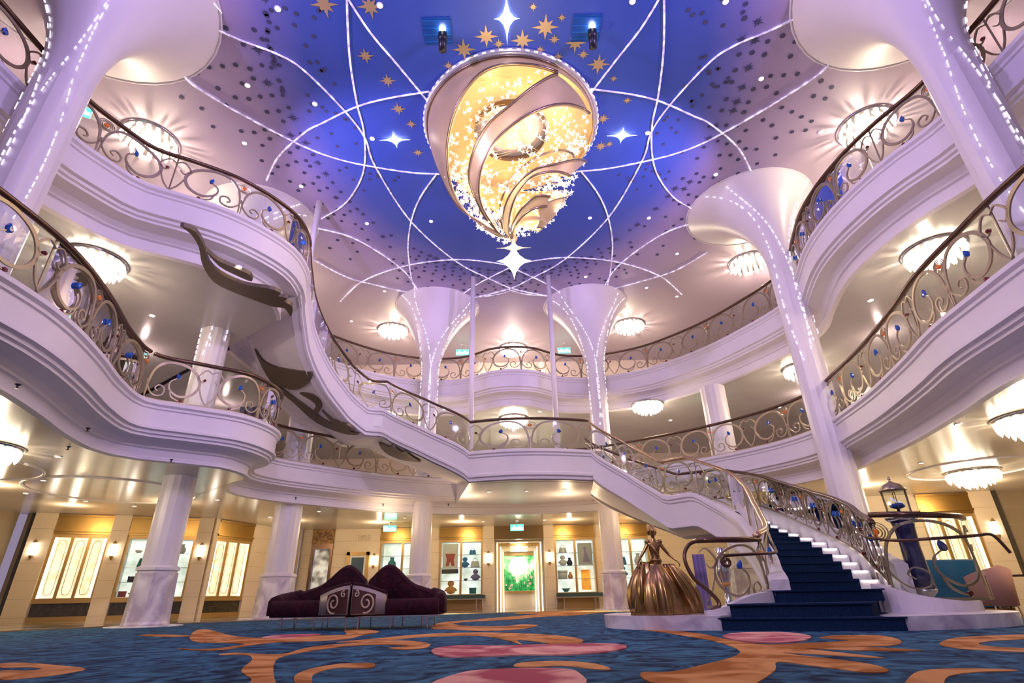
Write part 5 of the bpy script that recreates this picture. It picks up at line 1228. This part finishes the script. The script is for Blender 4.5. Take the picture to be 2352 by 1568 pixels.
# ------------------------------------------------------------------ leaf reliefs under the balcony and stair
def relief(label, shapes):
    base = shapes[0][0]; t = thing('leaf_relief', label, 'wall ornament', base)
    for sh in shapes:
        c = sum((Vector(p) for p in sh), Vector())/len(sh); n = Vector()
        for i in range(len(sh)):
            a = Vector(sh[i])-c; b = Vector(sh[(i+1) % len(sh)])-c; n += a.cross(b)
        n.normalize()
        if n.z > 0: n = -n
        Q = cr(sh, 3, True); k = len(Q)
        m = MB(); m.add([Vector(p)+n*.055 for p in Q]+[Vector(p)-n*.03 for p in Q], [tuple(range(k)), tuple(range(2*k-1,k-1,-1))]+[(i,(i+1)%k,(i+1)%k+k,i+k) for i in range(k)])
        m.build('leaf', leaf_m, t)
L1_ = [[(x, y, 6.63) for x, y in P] for P in ([(-5.96,7.79),(-5.78,7.96),(-5.86,8.41),(-6.04,8.92),(-6.03,9.35),(-5.74,9.8),(-5.26,10),(-5.1,10.19),(-5.2,10.32),(-5.03,10.42),(-5.16,10.57),(-5.07,10.82),(-5.29,11.28),(-5.28,10.89),(-5.5,10.8),(-5.71,10.59),(-6.09,10.14),(-6.32,9.68),(-6.21,9.02),(-5.97,8.44),(-5.9,8.03)], [(-5.9,8.55),(-5.84,8.88),(-5.63,9.17),(-5.44,9.44),(-5.52,9.69),(-5.72,9.46),(-5.91,9.1)])]
relief('long dark bronze leaf relief under the top left balcony', L1_)
relief('dark bronze leaf reliefs climbing the underside of the upper staircase', [[(-7.31,13.8,6.95),(-7.16,14.02,6.71),(-6.66,13.97,6.44),(-5.87,13.66,6.18),(-5.45,13.49,6.05),(-5.65,13.9,5.92),(-6.24,14.43,5.92),(-6.84,14.58,6.16),(-7.19,14.36,6.51)], [(-7.25,14.15,6.68),(-6.84,14.58,6.16),(-6.11,14.84,5.64),(-5.6,15.2,5.28),(-4.87,15.25,4.95),(-4.47,15.14,4.79),(-5.08,15.57,4.95),(-5.9,15.54,5.29),(-6.4,14.98,5.7),(-7.02,14.68,6.21)], [(-6.11,14.47,5.84),(-5.63,14.28,5.7),(-5.45,14.51,5.51),(-5.69,14.99,5.41),(-5.99,15.2,5.45),(-5.66,14.68,5.52),(-5.8,14.52,5.66)], [(-5.52,14.79,5.42),(-5.25,14.99,5.21),(-4.77,14.89,5.02),(-4.62,15.09,4.89),(-5.15,15.32,5.04)]])
relief('dark bronze leaf relief low on the underside of the upper staircase above the back railing', [[(-4.05,15.82,4.72),(-3.69,15.64,4.54),(-3.5,15.32,4.49),(-3.27,15.48,4.34),(-3.11,15.25,4.29),(-2.9,15.47,4.17),(-2.73,15.62,4.07),(-3.12,16.14,4.22),(-3.59,16.5,4.39),(-3.96,16.37,4.56)]])

# ------------------------------------------------------------------ ground floor ceiling rings
for x, y, r, s in ((-11.2,10.5,1.5,'trim_3'),(10.9,12.9,1.3,'trim_4'),(-10,13.6,1.8,'trim_5')):
    m = MB(); m.tube([(x+r*COS(2*PI*k/48), y+r*SIN(2*PI*k/48), 2.985) for k in range(49)], .035, 6); struct(m, s, plaster, True)
# sprinklers dotted over the fascias
sp = None
for x, y in [(-7.94,9.36),(-6.81,8.28),(-6.74,10.45),(-6.31,6.35)]+[(-5.98,14.98),(-3.91,16.36),(-2,16.59)]: 
    m = MB(); m.lathe((x,y,2.98), [(.035,0),(.035,-.01),(.012,-.02),(.012,-.05),(.03,-.055),(.03,-.06)], 8); tag(m.build('sprinkler', black_m, None, False, (x,y,2.98)), 'small dark sprinkler head under the middle balcony edge', 'sprinkler', 'sprinkler heads under the middle balcony')

# ------------------------------------------------------------------ light
def light(kind, loc, e, col, size=.3, rot=None, spot=1.2, blend=.6, name='lamp'):
    L = bpy.data.lights.new(name, kind); L.energy = e; L.color = col
    if kind == 'AREA': L.size = size
    else: L.shadow_soft_size = size
    if kind == 'SPOT': L.spot_size = spot; L.spot_blend = blend
    o = bpy.data.objects.new(name, L); C.objects.link(o); o.location = loc
    if rot is not None: o.rotation_euler = (Vector(rot)-Vector(loc)).to_track_quat('-Z', 'Y').to_euler()
    return o
WARM = (1,.72,.42); LIL = (.62,.45,1.0); PINKL = (1,.72,.66)
for _a, _z, _r in ((0,10.6,1.1),(2.1,10.6,1.1),(4.2,10.6,1.1),(1,9.6,.7),(4,9.6,.7),(2.5,8.8,.3)): light('POINT', (CX+_r*COS(_a),CY+_r*SIN(_a),_z), 20, (1,.74,.45), .05)
light('POINT', (CX,CY-1.9,8.6), 130, (1,.80,.58), .04)
light('POINT', (CX,CY-.45,7.4), 30, (1,.95,.9), .03)
for x, y, e in ((-12,12.5,55),(-9.5,15.2,60),(-12.5,15.5,45),(-7.8,19.5,55),(-5,20.5,60),(-2,20.8,60),(2,20.8,60),(4.6,20.5,55),(7.5,19,50),(9.5,14.8,60),(12.5,14.6,60),(-9.5,8,50),(9.5,9,50),(-4,17.6,25),(4,17.6,25),(-1.5,17,35),(1.6,17,35)):
    light('POINT', (x,y,2.75), e*.82, WARM, .04)
light('POINT', (.12,24.0,2.3), 20, (1,.85,.6), .1); light('POINT', (.12,23.3,2.3), 12, (1,.85,.6), .1)
for x, y in ((-10,13),(10,13),(-10,17.5),(10,17.5),(0,22.5),(-11,8),(11,8)):
    light('POINT', (x,y,6.2), 22, PINKL, .04); light('POINT', (x,y,10.8), 30, PINKL, .04)  # added pink fill lights for the upper levels, no fixtures
# lilac wash by added spot lights in mid-air, no fixtures modelled
for x, y, z, tx, ty, tz, e in ((6.9,2.5,8.8,-6,10,6.5,1500),(-6.9,2.5,8.8,6,10,6.5,1500),(-6.9,3.0,8.8,-1,7,11.6,2600),(6.9,3.0,8.8,1,7,11.6,2600),(-6.4,9.0,8.6,-1,14,11.6,2200),(6.4,10.0,8.6,1,14,11.6,2200),(0,1.0,11.2,-7.4,8,5.5,1100),(0,1.0,11.2,7.4,8,5.5,1100),(0,-3,8,0,15,6,1300)):
    light('SPOT', (x,y,z), e*.55, LIL, .10, (tx,ty,tz), 1.75, .9, 'added_wash_spot')
light('SPOT', (-2,2.0,1.0), 420, LIL, .1, (-6.3,12.3,6.6), .9, .9, 'added_uplight')  # added lilac uplight for the balcony and stair underside
light('SPOT', (2,2.0,1.0), 260, LIL, .1, (7.5,10,6.0), .9, .9, 'added_uplight')  # matching added uplight toward the right balconies
light('SPOT', (0,-2.5,7), 620, (1,.82,.80), .10, (0,14,2), 1.8, .9, 'added_wash_spot')  # added pink fill for the rear fascias, from behind the camera
w = bpy.data.worlds.new('hall'); bpy.context.scene.world = w; w.use_nodes = True
w.node_tree.nodes['Background'].inputs[0].default_value = (.72,.58,.85,1); w.node_tree.nodes['Background'].inputs[1].default_value = .32
# ------------------------------------------------------------------ camera
cam = bpy.data.cameras.new('camera'); co = bpy.data.objects.new('camera', cam); C.objects.link(co); bpy.context.scene.camera = co
cam.sensor_width = 36; cam.lens = 1230/2352*36; cam.clip_start = .05
P_, R_ = math.radians(25.5), math.radians(1.1)
f = Vector((0,COS(P_),SIN(P_))); r0 = Vector((1,0,0)); u0 = Vector((0,-SIN(P_),COS(P_)))
r_ = r0*COS(R_)-u0*SIN(R_); u_ = r0*SIN(R_)+u0*COS(R_)
co.matrix_world = Matrix(((r_.x,u_.x,-f.x,0),(r_.y,u_.y,-f.y,0),(r_.z,u_.z,-f.z,.42),(0,0,0,1)))
for o in bpy.data.objects:
    if '_loc' in o: del o['_loc']
vs_ = bpy.context.scene.view_settings; vs_.view_transform = 'Standard'; vs_.look = 'None'; vs_.exposure = .25; vs_.gamma = 1; vs_.use_curve_mapping = False
